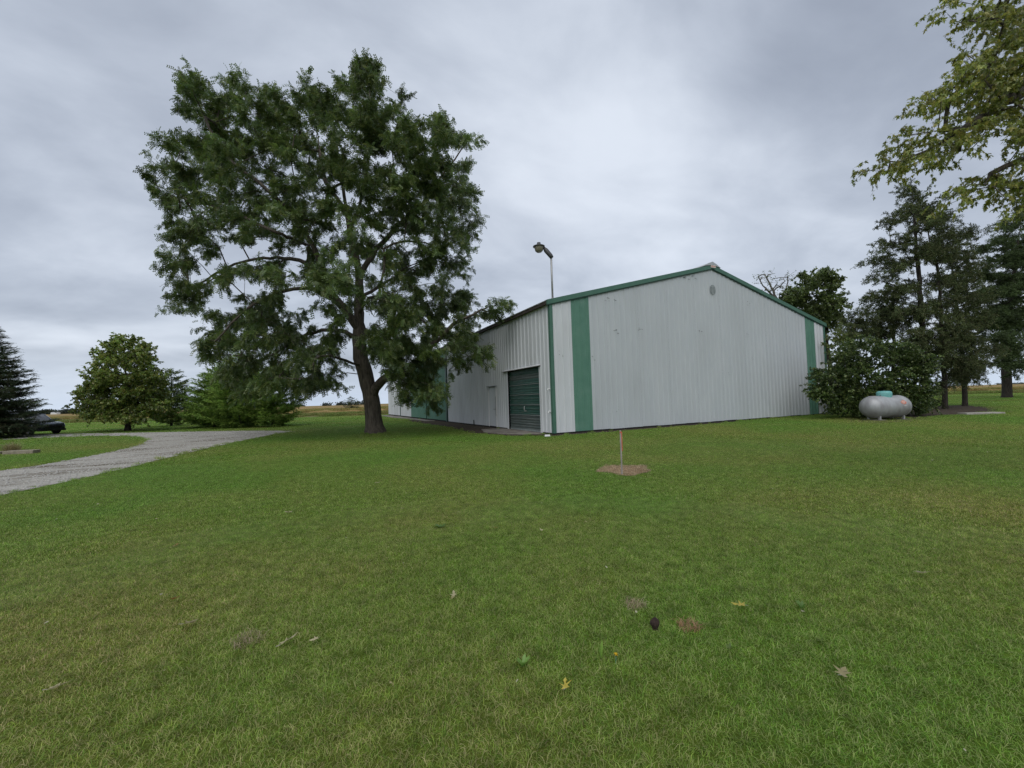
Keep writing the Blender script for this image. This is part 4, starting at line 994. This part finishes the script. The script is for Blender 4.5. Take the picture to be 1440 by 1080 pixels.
HL_BLOBS = [(285, 150, 22, 32, 1.2), (272, 125, 6, 8, 5, -2.6), (330, 135, 26, 28, 1.2), (375, 165, 42, 42), (303, 200, 45, 38), (255, 195, 18, 20), (236, 248, 26, 16), (234, 284, 26, 20), (290, 258, 50, 42),
            (270, 308, 22, 18), (360, 235, 58, 55), (440, 190, 52, 50), (446, 138, 16, 22, 1.8), (490, 142, 26, 36), (519, 120, 10, 22, 2.2), (518, 96, 6, 8, 5, -1.2), (545, 165, 38, 42), (500, 210, 58, 55), (590, 205, 40, 40),
            (613, 180, 14, 20, 1.8), (650, 207, 16, 16), (612, 258, 46, 46), (643, 285, 24, 38), (560, 270, 55, 52), (460, 268, 58, 46), (400, 308, 52, 40), (330, 318, 42, 26), (275, 352, 34, 36),
            (268, 408, 28, 34), (246, 362, 16, 14), (360, 398, 44, 32, .8), (350, 455, 46, 36), (310, 492, 28, 32), (392, 497, 46, 34), (440, 470, 40, 36), (450, 522, 26, 28), (355, 525, 34, 24),
            (420, 375, 46, 30, .8), (500, 330, 55, 42, .7), (470, 400, 36, 34, .6, -4), (545, 470, 34, 30, .9, -3), (560, 500, 30, 26, .9, -3), (585, 540, 24, 22, 1.2, -1.5), (400, 440, 40, 30, .7), (330, 470, 40, 30, .7), (420, 520, 34, 24, .8, -2), (582, 330, 52, 46), (634, 345, 30, 36), (600, 400, 55, 46), (562, 458, 54, 44), (592, 522, 30, 42), (622, 480, 42, 36), (640, 432, 36, 24),
            (690, 431, 26, 11), (655, 492, 24, 16), (545, 395, 40, 36, .7), (600, 562, 16, 12), (480, 425, 36, 24, .6), (400, 540, 30, 14)]
blob_tree('honey_locust', 'tall spreading tree with dark feathery leaves beside the barn', 'tree', 22.27, HL_LIMBS, HL_BLOBS, 5.5, 0.42, FROND, HL, dens=2.35, n_twig=7,
          twig_len=0.58, n_leaf=22, leaf_len=0.24, seed=23, out=0.85, up=0.3, hang=0.5, rmin=0.011, power=0.58, minz=2.4, spread=0.2, twr=0.012, flare=0.55, flare_h=0.9, limb_r={1: (0.24, 0.02), 2: (0.13, 0.02), 3: (0.17, 0.02), 4: (0.12, 0.02), 6: (0.16, 0.03)})
# --- round maple by the drive
MP = np.array([(0.170, 0.240, 0.046), (0.140, 0.210, 0.042), (0.220, 0.265, 0.056), (0.145, 0.225, 0.046), (0.280, 0.280, 0.072)])
blob_tree('maple_tree', 'round maple on a short trunk beyond the gravel drive', 'tree', 33.6,
          [[(179.5, 607), (180, 592), (179, 575), (178, 545), (176, 510), (175, 484)], [(179, 582), (160, 560, -1), (140, 545, -1.4)], [(179, 580), (200, 560, 1), (215, 550, 1.4)], [(178, 560), (185, 530, -1.4), (192, 505, -1.6)]],
          [(175, 484, 18, 10), (160, 500, 20, 16), (190, 498, 20, 16), (172, 518, 34, 20), (145, 532, 24, 16), (205, 525, 22, 18), (128, 556, 20, 14), (160, 550, 40, 22), (200, 552, 34, 22), (222, 566, 10, 14), (118, 572, 12, 7), (150, 574, 34, 14), (195, 576, 30, 12), (175, 582, 26, 8)],
          2.6, 0.19, BROAD, MP, dens=6, n_twig=8, twig_len=0.5, n_leaf=20, leaf_len=0.17, seed=31, out=0.9, up=0.2, hang=0.35, bark='dark_bark', minz=1.4, spread=0.22, step=0.35)
# --- tree mass behind the barn: a leafy one and a half-dead one
WT = np.array([(0.095, 0.135, 0.038), (0.078, 0.115, 0.034), (0.125, 0.155, 0.046)])*1.25
blob_tree('leafy_tree', 'bushy green tree rising behind the right end of the barn', 'tree', 40,
          [[(1172, 574), (1168, 520), (1160, 470), (1150, 420), (1148, 392)], [(1165, 500), (1130, 450, 1), (1110, 420, 1)], [(1160, 470), (1172, 430, -1), (1170, 405, -1)]],
          [(1150, 395, 24, 14), (1170, 410, 14, 16), (1135, 415, 26, 20), (1165, 440, 20, 26), (1120, 430, 22, 18), (1178, 470, 14, 24), (1172, 510, 14, 24), (1180, 545, 12, 20), (1145, 445, 30, 20)],
          3, 0.2, BROAD, WT, dens=4.5, n_twig=8, twig_len=0.6, n_leaf=20, leaf_len=0.2, seed=41, bark='dark_bark', minz=1.5)
blob_tree('half_dead_tree', 'half-bare tree with grey dead branches behind the barn roof', 'tree', 43,
          [[(1120, 572), (1110, 500), (1098, 440), (1085, 405), (1076, 386)], [(1098, 440), (1105, 410, .5), (1108, 390, 1)], [(1090, 418), (1072, 402, -.5), (1067, 388, -1)]],
          [(1080, 392, 12, 10), (1102, 395, 12, 12), (1088, 405, 16, 8), (1070, 392, 5, 8)],
          1.4, 0.16, BROAD, WT, dens=3.0, n_twig=5, twig_len=0.75, n_leaf=3, leaf_len=0.13, seed=43, bark='pale_bark', minz=2, up=0.5, twr=0.03, bare=False)
# --- dense lilac-like bush by the tank
LB = np.array([(0.062, 0.105, 0.026), (0.048, 0.085, 0.022), (0.085, 0.130, 0.030), (0.17, 0.21, 0.065)])*1.15
blob_tree('dense_bush', 'big dark leafy bush between the barn and the silver tank', 'bush', 22.6,
          [[(1232, 585), (1232, 560), (1225, 530), (1222, 500)], [(1232, 578), (1190, 550, -.3), (1165, 540, -.4)], [(1232, 578), (1265, 545, .2), (1290, 520, .4)], [(1232, 570), (1250, 520, -.4), (1255, 490, -.5)]],
          [(1222, 492, 32, 14), (1262, 500, 30, 14), (1290, 515, 22, 18), (1195, 515, 24, 20), (1180, 545, 26, 22), (1152, 540, 13, 18), (1230, 530, 46, 26), (1275, 545, 34, 26), (1200, 565, 34, 16), (1245, 565, 40, 16), (1290, 565, 20, 14), (1160, 555, 12, 10)],
          1.3, 0.06, BROAD, LB, dens=15, n_twig=8, twig_len=0.36, n_leaf=20, leaf_len=0.10, seed=51, bark='dark_bark', step=0.25, out=0.9, up=0.25, hang=0.3, rmin=0.008, flare=0.1, spread=0.16, twr=0.007)
YS = np.array([(0.16, 0.20, 0.05), (0.13, 0.17, 0.042)])
blob_tree('yellowish_shrub', 'light green shrub in the gap behind the barn corner', 'bush', 30,
          [[(1178, 580), (1178, 560), (1176, 530), (1174, 500)], [(1178, 570), (1190, 540, .2), (1192, 515, .3)]],
          [(1176, 490, 12, 18), (1184, 520, 14, 22), (1174, 540, 10, 20), (1190, 555, 12, 18), (1172, 568, 8, 8)],
          1.2, 0.05, BROAD, YS, dens=6, n_twig=7, twig_len=0.45, n_leaf=16, leaf_len=0.13, seed=53, bark='dark_bark', step=0.3, rmin=0.008, flare=0.1)
# --- cedars
CD = np.array([(0.066, 0.088, 0.033), (0.055, 0.075, 0.030), (0.086, 0.108, 0.040), (0.098, 0.102, 0.046)])*1.2
CKW = dict(leaf=CEDAR, palette=CD, mat='needle', bark='dark_bark', n_twig=7, twig_len=0.6, n_leaf=18, leaf_len=0.22, out=0.55, up=0.1, hang=0.1, flat=0.35, minz=1.5, rise=-0.02, power=0.55, rmin=0.012, flare=0.25, twr=0.014)
blob_tree('cedar_tree', 'tallest ragged cedar with open crown behind the dense bush', 'tree', 27.5,
          [[(1302, 578), (1300, 530), (1298, 477), (1292, 396), (1286, 318), (1284, 270)]],
          [(1284, 275, 10, 10), (1290, 298, 20, 12), (1262, 305, 16, 8), (1250, 318, 10, 5), (1300, 322, 20, 10), (1262, 345, 24, 9), (1236, 366, 18, 6), (1300, 352, 22, 12), (1265, 378, 26, 10), (1232, 395, 16, 5, .8), (1278, 405, 28, 9), (1240, 420, 18, 7), (1300, 430, 22, 10), (1262, 440, 24, 9), (1280, 470, 28, 10, .8), (1315, 480, 22, 12)],
          1.8, 0.17, seed=61, group='cedars beyond the tank', dens=7.0, **CKW)
blob_tree('cedar_tree', 'slim cedar leaning a little just behind the tank end', 'tree', 28.4,
          [[(1329, 576), (1328, 530), (1323, 444), (1318, 380), (1306, 331), (1302, 300)]],
          [(1303, 300, 12, 8), (1322, 312, 18, 9), (1330, 340, 24, 10), (1310, 360, 18, 10), (1352, 335, 22, 7), (1345, 365, 22, 9), (1322, 395, 24, 10), (1350, 420, 24, 12), (1312, 440, 22, 10), (1340, 460, 28, 14), (1322, 500, 28, 14), (1350, 510, 24, 12), (1318, 535, 18, 10, .7)],
          1.8, 0.15, seed=62, group='cedars beyond the tank', dens=7.0, **CKW)
blob_tree('cedar_tree', 'shorter cedar on a bare lower trunk beside the concrete slab', 'tree', 31.5,
          [[(1357, 572), (1356, 540), (1350, 470), (1341, 396), (1333, 350)]],
          [(1340, 360, 14, 10), (1365, 380, 22, 9), (1350, 400, 24, 12), (1375, 420, 22, 10), (1365, 450, 28, 14), (1350, 480, 28, 14), (1380, 490, 22, 12), (1362, 515, 28, 14), (1345, 525, 14, 9), (1374, 534, 14, 5, .7)],
          2.0, 0.16, seed=63, group='cedars beyond the tank', dens=7.0, **CKW)
blob_tree('cedar_tree', 'low cedar half hidden between the dense bush and the taller cedars', 'tree', 29.5,
          [[(1255, 580), (1256, 520), (1258, 460), (1256, 415)]],
          [(1255, 420, 14, 9), (1240, 440, 18, 9), (1262, 455, 20, 10), (1225, 455, 16, 7), (1205, 450, 14, 6, .8), (1240, 470, 28, 10), (1210, 475, 18, 8), (1195, 470, 10, 10), (1285, 500, 30, 20), (1320, 560, 8, 8, .6)],
          1.5, 0.13, seed=64, group='cedars beyond the tank', dens=7.0, **CKW)
# --- broad pine at the right
BP = np.array([(0.052, 0.078, 0.027), (0.064, 0.092, 0.032), (0.045, 0.066, 0.025)])*1.2
blob_tree('broad_pine', 'broad dark pine on a thick trunk at the right of the picture', 'tree', 48,
          [[(1416, 559.5), (1416, 545), (1416, 500), (1420, 430), (1430, 360), (1436, 300)], [(1416, 526), (1398, 524, 0), (1376, 528, 0)], [(1416, 510), (1450, 508, 0), (1480, 512, 0)], [(1418, 470), (1395, 455, 0), (1375, 470, 0)]],
          [(1436, 302, 12, 8), (1420, 318, 18, 6), (1450, 325, 16, 8), (1430, 340, 26, 7), (1400, 352, 22, 5), (1452, 352, 18, 8), (1425, 368, 36, 8), (1390, 385, 22, 8), (1440, 395, 36, 10), (1400, 415, 30, 10), (1450, 425, 30, 10), (1420, 440, 34, 10), (1390, 450, 24, 10), (1450, 460, 30, 12), (1410, 475, 34, 10, .8), (1385, 490, 22, 9, .8), (1445, 495, 34, 10, .7), (1410, 510, 34, 8, .7), (1385, 520, 16, 6, .7), (1435, 518, 24, 6, .5), (1420, 400, 14, 14, 1.5, -3.5), (1418, 440, 16, 16, 1.5, -3.5), (1417, 480, 16, 16, 1.4, -3.5), (1416, 508, 18, 7, 1.2, -3.5), (1430, 365, 14, 14, 1.4, -3), (1480, 400, 24, 40, .6), (1490, 480, 24, 30, .6)],
          4.5, 0.42, CEDAR, BP, mat='needle', bark='dark_bark', n_twig=7, twig_len=0.9, n_leaf=18, leaf_len=0.34, out=0.5, up=0.05, hang=0.1, flat=0.25, dens=3.4, seed=65, minz=3.0, rise=-0.03, power=0.6, flare=0.3, twr=0.02, flare_h=0.8)

# --- whorled conifers
def conifer(name, label, base, H, Rb, z0, seed, palette, tmpl, spray=0.22, dz=0.3, nb=6, droop=0.25, tipup=0.25, prof=0.8, rb=0.13, group=None, dens=1.0, bark='dark_bark', cat='tree', fan=0.38):
    rng = np.random.default_rng(seed); root = empty(name, (base[0], base[1], 0)); tag(root, label, cat, group)
    wood = MB(); wood.tube([(0, 0, -0.1), (0, 0, H*0.3), (rng.normal(0, .05), rng.normal(0, .05), H*0.7), (0, 0, H*0.98)], [rb*1.15, rb*0.8, rb*0.4, 0.012], 8, cap=False)
    P, X, Zs, S = [], [], [], []
    z = z0
    while z < H*0.985:
        f = (z-z0)/(H-z0); Lw = Rb*(1-f)**prof*(0.55+0.45*min(1, f/0.12)) if f < 0.12 else Rb*(1-f)**prof
        n = nb if f < 0.8 else max(3, nb-2); a0 = rng.uniform(0, 6.28)
        for k in range(n):
            a = a0+6.283*k/n+rng.normal(0, 0.18); L0 = max(0.12, Lw*rng.uniform(0.72, 1.16)); zz = z+rng.normal(0, dz*0.22)
            d = np.array([math.cos(a), math.sin(a), 0]); sd = np.array([-d[1], d[0], 0]); dr = droop*(1-0.7*f)
            pts = []
            for q in range(7):
                t = q/6; pts.append(np.array([0, 0, zz])+d*L0*t+np.array([0, 0, 1])*L0*(-dr*t+tipup*t*t*0.9)+sd*0.05*L0*math.sin(3*t+k))
            wood.tube(pts, [max(0.008, rb*0.16*(1-t/6.5)*(L0/Rb+0.2)) for t in range(7)], 4, cap=False)
            nt = max(3, int(L0/0.13*dens))
            for q in range(nt):
                t = 0.12+0.88*(q+rng.uniform(0, 1))/nt; i = min(5, int(t*6)); pp = pts[i]+(pts[i+1]-pts[i])*(t*6-i); td = unit(pts[i+1]-pts[i])
                lt = L0*fan*(1-t)**0.7+0.10
                for sg in (-1, 1):
                    dd = unit(td*0.75+sd*sg*rng.uniform(0.5, 1.0)+np.array([0, 0, rng.normal(-0.03, 0.15)])); m = max(1, int(lt/(spray*0.6)))
                    for u in range(m):
                        P.append(pp+dd*lt*(u+rng.uniform(0, .6))/m); X.append(dd+rng.normal(0, 0.2, 3)); Zs.append(np.array([0, 0, 1])+rng.normal(0, 0.3, 3)); S.append(spray*rng.uniform(0.8, 1.3))
            P.append(pts[-1]); X.append(d); Zs.append(np.array([0, 0, 1.0])); S.append(spray*1.2)
        z += dz*rng.uniform(0.8, 1.2)*(1-0.35*f)
    for u in range(6):
        P.append(np.array([0, 0, H*(0.94+0.01*u)])); X.append(np.array([rng.normal(0, .4), rng.normal(0, .4), 1])); Zs.append(rng.normal(0, 1, 3)); S.append(spray*1.2)
    P, X, Zs, S = map(np.array, (P, X, Zs, S))
    c = palette[rng.integers(0, len(palette), len(P))]*rng.uniform(0.7, 1.3, (len(P), 1))
    V, F, C_ = scatter(tmpl[0], tmpl[1], P, X, Zs, S, c)
    wood.build('trunk', M[bark], root, True); link('crown', mesh_np('crown', V, F, C_), M['needle'], root)
    return root
SPC = np.array([(0.066, 0.104, 0.052), (0.084, 0.122, 0.064), (0.104, 0.132, 0.076), (0.11, 0.106, 0.066)])*1.15
conifer('spruce_tree', 'dark spruce standing before the car at the left frame edge', ground(-14, 617.5), 7.6, 3.3, 0.25, 71, SPC, SPRUCE, 0.34, 0.33, 9, 0.32, 0.3, 0.85, 0.16, dens=1.5)
WP = np.array([(0.195, 0.315, 0.060), (0.235, 0.35, 0.068), (0.16, 0.27, 0.055), (0.275, 0.385, 0.08)])
for i, (x, y, H, Rb, lab) in enumerate(((302, 600.5, 5.0, 2.9, 'leftmost full bright green pine of the clump beyond the drive'), (338, 601, 5.9, 3.4, 'tallest middle pine of the clump beyond the drive'),
                                         (384, 600.0, 4.7, 2.5, 'rightmost pine of the clump, its boughs ending over the field'), (318, 598.5, 5.6, 3.0, 'pine standing behind the middle of the green clump'))):
    conifer('pine_tree', lab, ground(x, y), H, Rb, 0.18, 81+i, WP, PINE, 0.36, 0.46, 9, 0.10, 0.34, 0.58, 0.12, group='pines beyond the drive', dens=1.0)
WP2 = np.array([(0.105, 0.17, 0.045), (0.125, 0.19, 0.048), (0.20, 0.23, 0.06)])
conifer('pine_tree', 'loose pine peeping out to the right behind the round maple', ground(241, 599), 5.4, 2.3, 0.4, 91, WP2, PINE, 0.4, 0.42, 6, 0.1, 0.4, 0.5, 0.11, group='pines beyond the drive', dens=1.3)
conifer('dark_evergreen', 'small dark evergreen far off between the big trunk and the barn', np.array([-0.5, 95.0]), 3.2, 2.2, 0.2, 95, BP, SPRUCE, 0.5, 0.4, 6, 0.1, 0.2, 0.45, 0.15, dens=0.5)

# --- silver maple whose boughs reach in from the right
SM = np.array([(0.265, 0.31, 0.056), (0.225, 0.275, 0.052), (0.33, 0.35, 0.07), (0.19, 0.24, 0.048), (0.36, 0.33, 0.075)])
SMD = 6.6
blob_tree('silver_maple', 'yellow-green maple boughs reaching in at the upper right corner', 'tree', SMD,
          [[(1900, 720, 2), (1880, 560, 2), (1840, 380, 2), (1790, 200, 1.5), (1740, 40, 1)], [(1845, 400, 2), (1640, 210, 1), (1520, 130, .4), (1440, 130, 0), (1350, 185, -.2), (1290, 216, -.2), (1240, 236, -.2), (1202, 244, -.2)],
           [(1840, 420, 2), (1640, 290, .6), (1520, 230, .2), (1440, 222, 0), (1395, 245, 0), (1350, 268, 0), (1325, 288, 0)], [(1800, 240, 1.6), (1640, 90, 1), (1520, 40, .6), (1440, 20, .3), (1370, 8, 0), (1330, 6, 0)],
           [(1520, 130, .4), (1440, 90, .4), (1380, 90, .6), (1350, 70, .6)], [(1440, 130, 0), (1370, 130, .4), (1320, 132, .4), (1295, 128, .4)], [(1350, 185, -.2), (1310, 185, -.5), (1275, 190, -.6)]],
          [(1225, 241, 24, 5), (1262, 232, 30, 10), (1300, 218, 34, 16), (1345, 192, 36, 22), (1285, 190, 24, 9), (1300, 142, 24, 8), (1340, 138, 30, 16), (1385, 150, 40, 30), (1370, 95, 28, 22), (1410, 100, 36, 34), (1340, 12, 18, 9), (1375, 22, 26, 16), (1415, 35, 34, 30),
           (1440, 170, 26, 26), (1325, 285, 10, 6), (1350, 268, 22, 9), (1385, 258, 24, 10), (1418, 262, 24, 20), (1436, 215, 18, 10), (1440, 290, 14, 12), (1480, 60, 50, 60), (1490, 180, 50, 50), (1500, 260, 50, 40, .7), (1580, 120, 60, 80, .6), (1600, 260, 60, 60, .5), (1420, -40, 60, 30, .6), (1520, -60, 60, 50, .5), (1680, 100, 60, 80, .4)],
          0.8, 0.22, LOBED, SM, dens=52, n_twig=5, twig_len=0.23, n_leaf=14, leaf_len=0.060, seed=101, out=0.35, up=-0.1, hang=1.0, flat=0.4, step=0.2, rmin=0.004, power=0.62, spread=0.09, twr=0.004, minz=2.0, rise=0.0, flare=0.3)

# ------------------------------------------------------------------ far away
def far_trees():
    rng = np.random.default_rng(5); cl = []
    def clump(x, w, h, D):
        n = max(2, int(w*h/6))
        for _ in range(n):
            g = at(x, 0, D); p = g.copy(); p[2] = rng.uniform(0.3, h); p[:2] += rng.normal(0, w/3, 2); cl.append(p)
    for x in np.arange(-40, 108, 1.6): clump(x, 16, 11+3*math.sin(x*0.2), 1500)
    for x in np.arange(110, 420, 3.0): clump(x, 16, 4.5, 1700)
    for x, w, h in ((447, 9, 5), (451, 9, 5.5), (456, 6, 5), (466, 8, 5), (471, 12, 6), (475, 10, 5.5), (482, 12, 5.5), (491, 10, 6), (497, 12, 7), (501, 9, 6), (506, 14, 6), (512, 8, 6.5), (545, 14, 8)): clump(x, w, h, 1100)
    for x in np.arange(1365, 1500, 6.0): clump(x, 18, 3, 1800)
    P = np.array(cl); n = 9; P = np.repeat(P, n, 0)+rng.normal(0, 2.2, (len(P)*n, 3)); P[:, 2] = np.abs(P[:, 2])
    c = np.array([(0.05, 0.066, 0.05)])*rng.uniform(0.7, 1.25, (len(P), 1))
    V, F, C_ = scatter(BROAD[0], BROAD[1], P, rng.normal(0, 1, P.shape), rng.normal(0, 1, P.shape), rng.uniform(2.5, 5, len(P)), c)
    o = link('distant_treeline', mesh_np('distant_treeline', V, F, C_), M['leaf']); tag(o, 'far dark tree line along the horizon', kind='stuff')
far_trees()
c = at(78, 578, 1300)
fs = empty('farm_shed', (c[0], c[1], 0), math.atan2(RT[1], RT[0])); tag(fs, 'tiny white farm shed far off on the horizon at left', 'shed')
mb = MB(); mb.box((-10, -5, 0), (10, 5, 5.0)); mb.build('wall', M['white_paint'], fs)
mb = MB(); mb.prism([(-10.5, -5.6, 5.0), (-10.5, 5.6, 5.0), (-10.5, 0, 7.2)], (21, 0, 0)); mb.build('roof', M['roof_steel'], fs)

# ------------------------------------------------------------------ things lying on the lawn
def fallen_leaf(x, y, size, col, rz, label, lift=0.042, curl=0.35, broad=False):
    g = ground(x, y, 0.05); tv, tf = (LOBED if not broad else BROAD); V = tv.copy(); V[:, 1] *= 0.8
    V[:, 2] = curl*(V[:, 1]**2)*1.6+0.18*V[:, 0]*V[:, 0]-0.1*V[:, 0]; n = len(V)
    r = np.random.default_rng(int(x)); size = size*0.8; V = V*size+r.normal(0, size*0.03, V.shape); V[:, 0] -= size*0.5
    c = np.array(col)[None]*r.uniform(0.85, 1.1, (n, 1))
    st = MB(); st.tube([(-size*0.5, 0, 0), (-size*0.72, size*0.10, 0.004)], [size*0.018, size*0.012], 4)
    o = link('fallen_leaf', mesh_np('fallen_leaf', V, tf, c), M['leaf'], loc=(g[0], g[1], lift)); o.rotation_euler = (r.normal(0, 0.2)-0.12*FW[1], r.normal(0, 0.2)+0.12*FW[0], rz)
    link('stem', st.mesh('stem'), M['stake'], o); tag(o, label, 'leaf', 'fallen leaves on the lawn')
PALE, TAN, YEL, ORG = (0.52, 0.46, 0.28), (0.42, 0.36, 0.19), (0.62, 0.50, 0.09), (0.45, 0.24, 0.08)
for a in ((407, 897, 0.14, PALE, 0.4, 'pale lobed fallen leaf on the near lawn, its points drooping'), (268, 873, 0.14, TAN, 0.9, 'tan rolled fallen leaf left of the palest lobed one'),
          (246, 840, 0.11, ORG, 2.0, 'orange-brown fallen leaf up from the tan rolled one'), (441, 897, 0.07, PALE, 3.0, 'small pale leaf scrap just right of the palest lobed leaf'),
          (84, 961, 0.12, PALE, 0.2, 'pale leaf alone in the lower left of the lawn'), (638, 833, 0.10, PALE, 1.3, 'small pale leaf standing on edge in mid lawn'),
          (795, 959, 0.11, YEL, 1.0, 'bright yellow leaf with a green rim near the lower middle'), (1038, 848, 0.11, YEL, 2.2, 'yellowish leaf to the right of the dirt clod'),
          (1298, 804, 0.16, PALE, 0.1, 'long pale leaf on the right lawn'), (1185, 942, 0.12, TAN, 0.3, 'faded tan leaf low on the right lawn'),
          (697, 741, 0.09, ORG, 0.6, 'rusty leaf in the middle of the lawn'), (248, 765, 0.10, ORG, 1.4, 'brown upright leaf on the left lawn below the drive'),
          (530, 678, 0.13, PALE, 2.4, 'pale leaf on the upper lawn below the big trunk'), (405, 719, 0.12, PALE, 2.8, 'whitish leaf on the upper left lawn')):
    fallen_leaf(*a)
def at_ground(x, y): g = ground(x, y); return (g[0], g[1], 0.0)
# dirt clod
bm = bmesh.new(); bmesh.ops.create_icosphere(bm, subdivisions=3, radius=0.036)
for v in bm.verts:
    k = 1+0.35*math.sin(70*v.co.x+1)*math.cos(60*v.co.y)+0.25*math.sin(90*v.co.z); v.co = Vector((v.co.x*0.8*k, v.co.y*0.7*k, v.co.z*1.1*k))
me = bpy.data.meshes.new('dirt_clod'); bm.to_mesh(me); bm.free()
M['clod'] = surf('dark_clod', (0.022, 0.013, 0.010), (0.06, 0.035, 0.026), 30, 0.9, 0.01, 90)
o = link('dirt_clod', me, M['clod'], loc=at_ground(921, 887)); o.location.z = 0.034; tag(o, 'dark brown dirt clod standing up in the grass', 'clod')
# dead patches
DP = np.array([(0.40, 0.31, 0.19), (0.32, 0.25, 0.15), (0.46, 0.38, 0.25)])
for x, y, s, lab in ((893, 853, 0.16, 'tan dead grass tuft up and left of the dirt clod'), (968, 882, 0.15, 'rusty brown dead grass tuft right of the dirt clod'), (348, 902, 0.2, 'faded brown dead grass tuft between fallen leaves')):
    pc = DP if x != 968 else DP*np.array([1.15, 0.85, 0.75]); o = link('dead_grass_tuft', grass_patch('dead_grass_tuft', s, 150, 0.052, 0.0035, 0.1, int(x), pc, pc, 1.6), M['leaf'], loc=at_ground(x, y)); tag(o, lab, 'grass tuft', 'dead grass tufts')
# weeds
def weed(x, y, n, l, w, label, col, up=0.9):
    r = np.random.default_rng(int(x)); rt = empty('lawn_weed', at_ground(x, y)); tag(rt, label, 'weed', 'weeds in the lawn')
    for k in range(n):
        a = 6.283*k/n+r.uniform(-.4, .4); ll = l*r.uniform(0.7, 1.15); d = np.array([math.cos(a), math.sin(a), 0]); s = np.array([-d[1], d[0], 0]); V, F = [], []
        for q in range(6):
            t = q/5; ww = w*math.sin(math.pi*min(1, 0.12+t*0.85))*(1 if q % 2 else 0.72); p = d*ll*t*(1-up*0.75)+np.array([0, 0, ll*(t*up-0.25*t*t)]); V += [p-s*ww, p+s*ww+np.array([0, 0, 0.15*ww])]
        for q in range(5): F += [(2*q, 2*q+2, 2*q+3), (2*q, 2*q+3, 2*q+1)]
        link('blade', mesh_np('blade', np.array(V), np.array(F), np.tile(np.array(col)*r.uniform(.85, 1.15), (len(V), 1))), M['leaf'], rt)
    return rt
weed(845, 926, 2, 0.125, 0.014, 'upright dandelion leaf in front of the dirt clod', (0.24, 0.38, 0.08), 1.15)
weed(735, 938, 8, 0.10, 0.012, 'low dandelion rosette left of the yellow flower', (0.17, 0.30, 0.06), 0.75)
weed(1127, 858, 6, 0.10, 0.012, 'dandelion rosette on the right lawn', (0.16, 0.29, 0.06), 0.85)
weed(1025, 915, 4, 0.07, 0.009, 'small light weed sprig low in the middle right', (0.14, 0.21, 0.05), 0.8)
weed(620, 742, 9, 0.13, 0.016, 'flat green weed rosette in mid lawn', (0.12, 0.23, 0.05), 0.5)
fl = empty('dandelion_flower', at_ground(866, 934)); tag(fl, 'tiny yellow dandelion flower on a short stalk', 'flower')
mb = MB(); mb.tube([(0, 0, 0), (0.004, 0, 0.05)], 0.002, 5); mb.build('stalk', M['green_steel'], fl)
r_ = np.random.default_rng(3); n = 40; a = r_.uniform(0, 6.28, n); Xd = np.stack([np.cos(a), np.sin(a), r_.uniform(0.2, 1.2, n)], 1)
V, F, C_ = scatter(BROAD[0]*np.array([1, 0.4, 1]), BROAD[1], np.tile([0.004, 0, 0.05], (n, 1)), Xd, np.tile([0.1, 0.2, 1.0], (n, 1)), r_.uniform(0.012, 0.02, n), np.tile([0.75, 0.50, 0.03], (n, 1)))
link('petals', mesh_np('petals', V, F, C_), M['leaf'], fl)
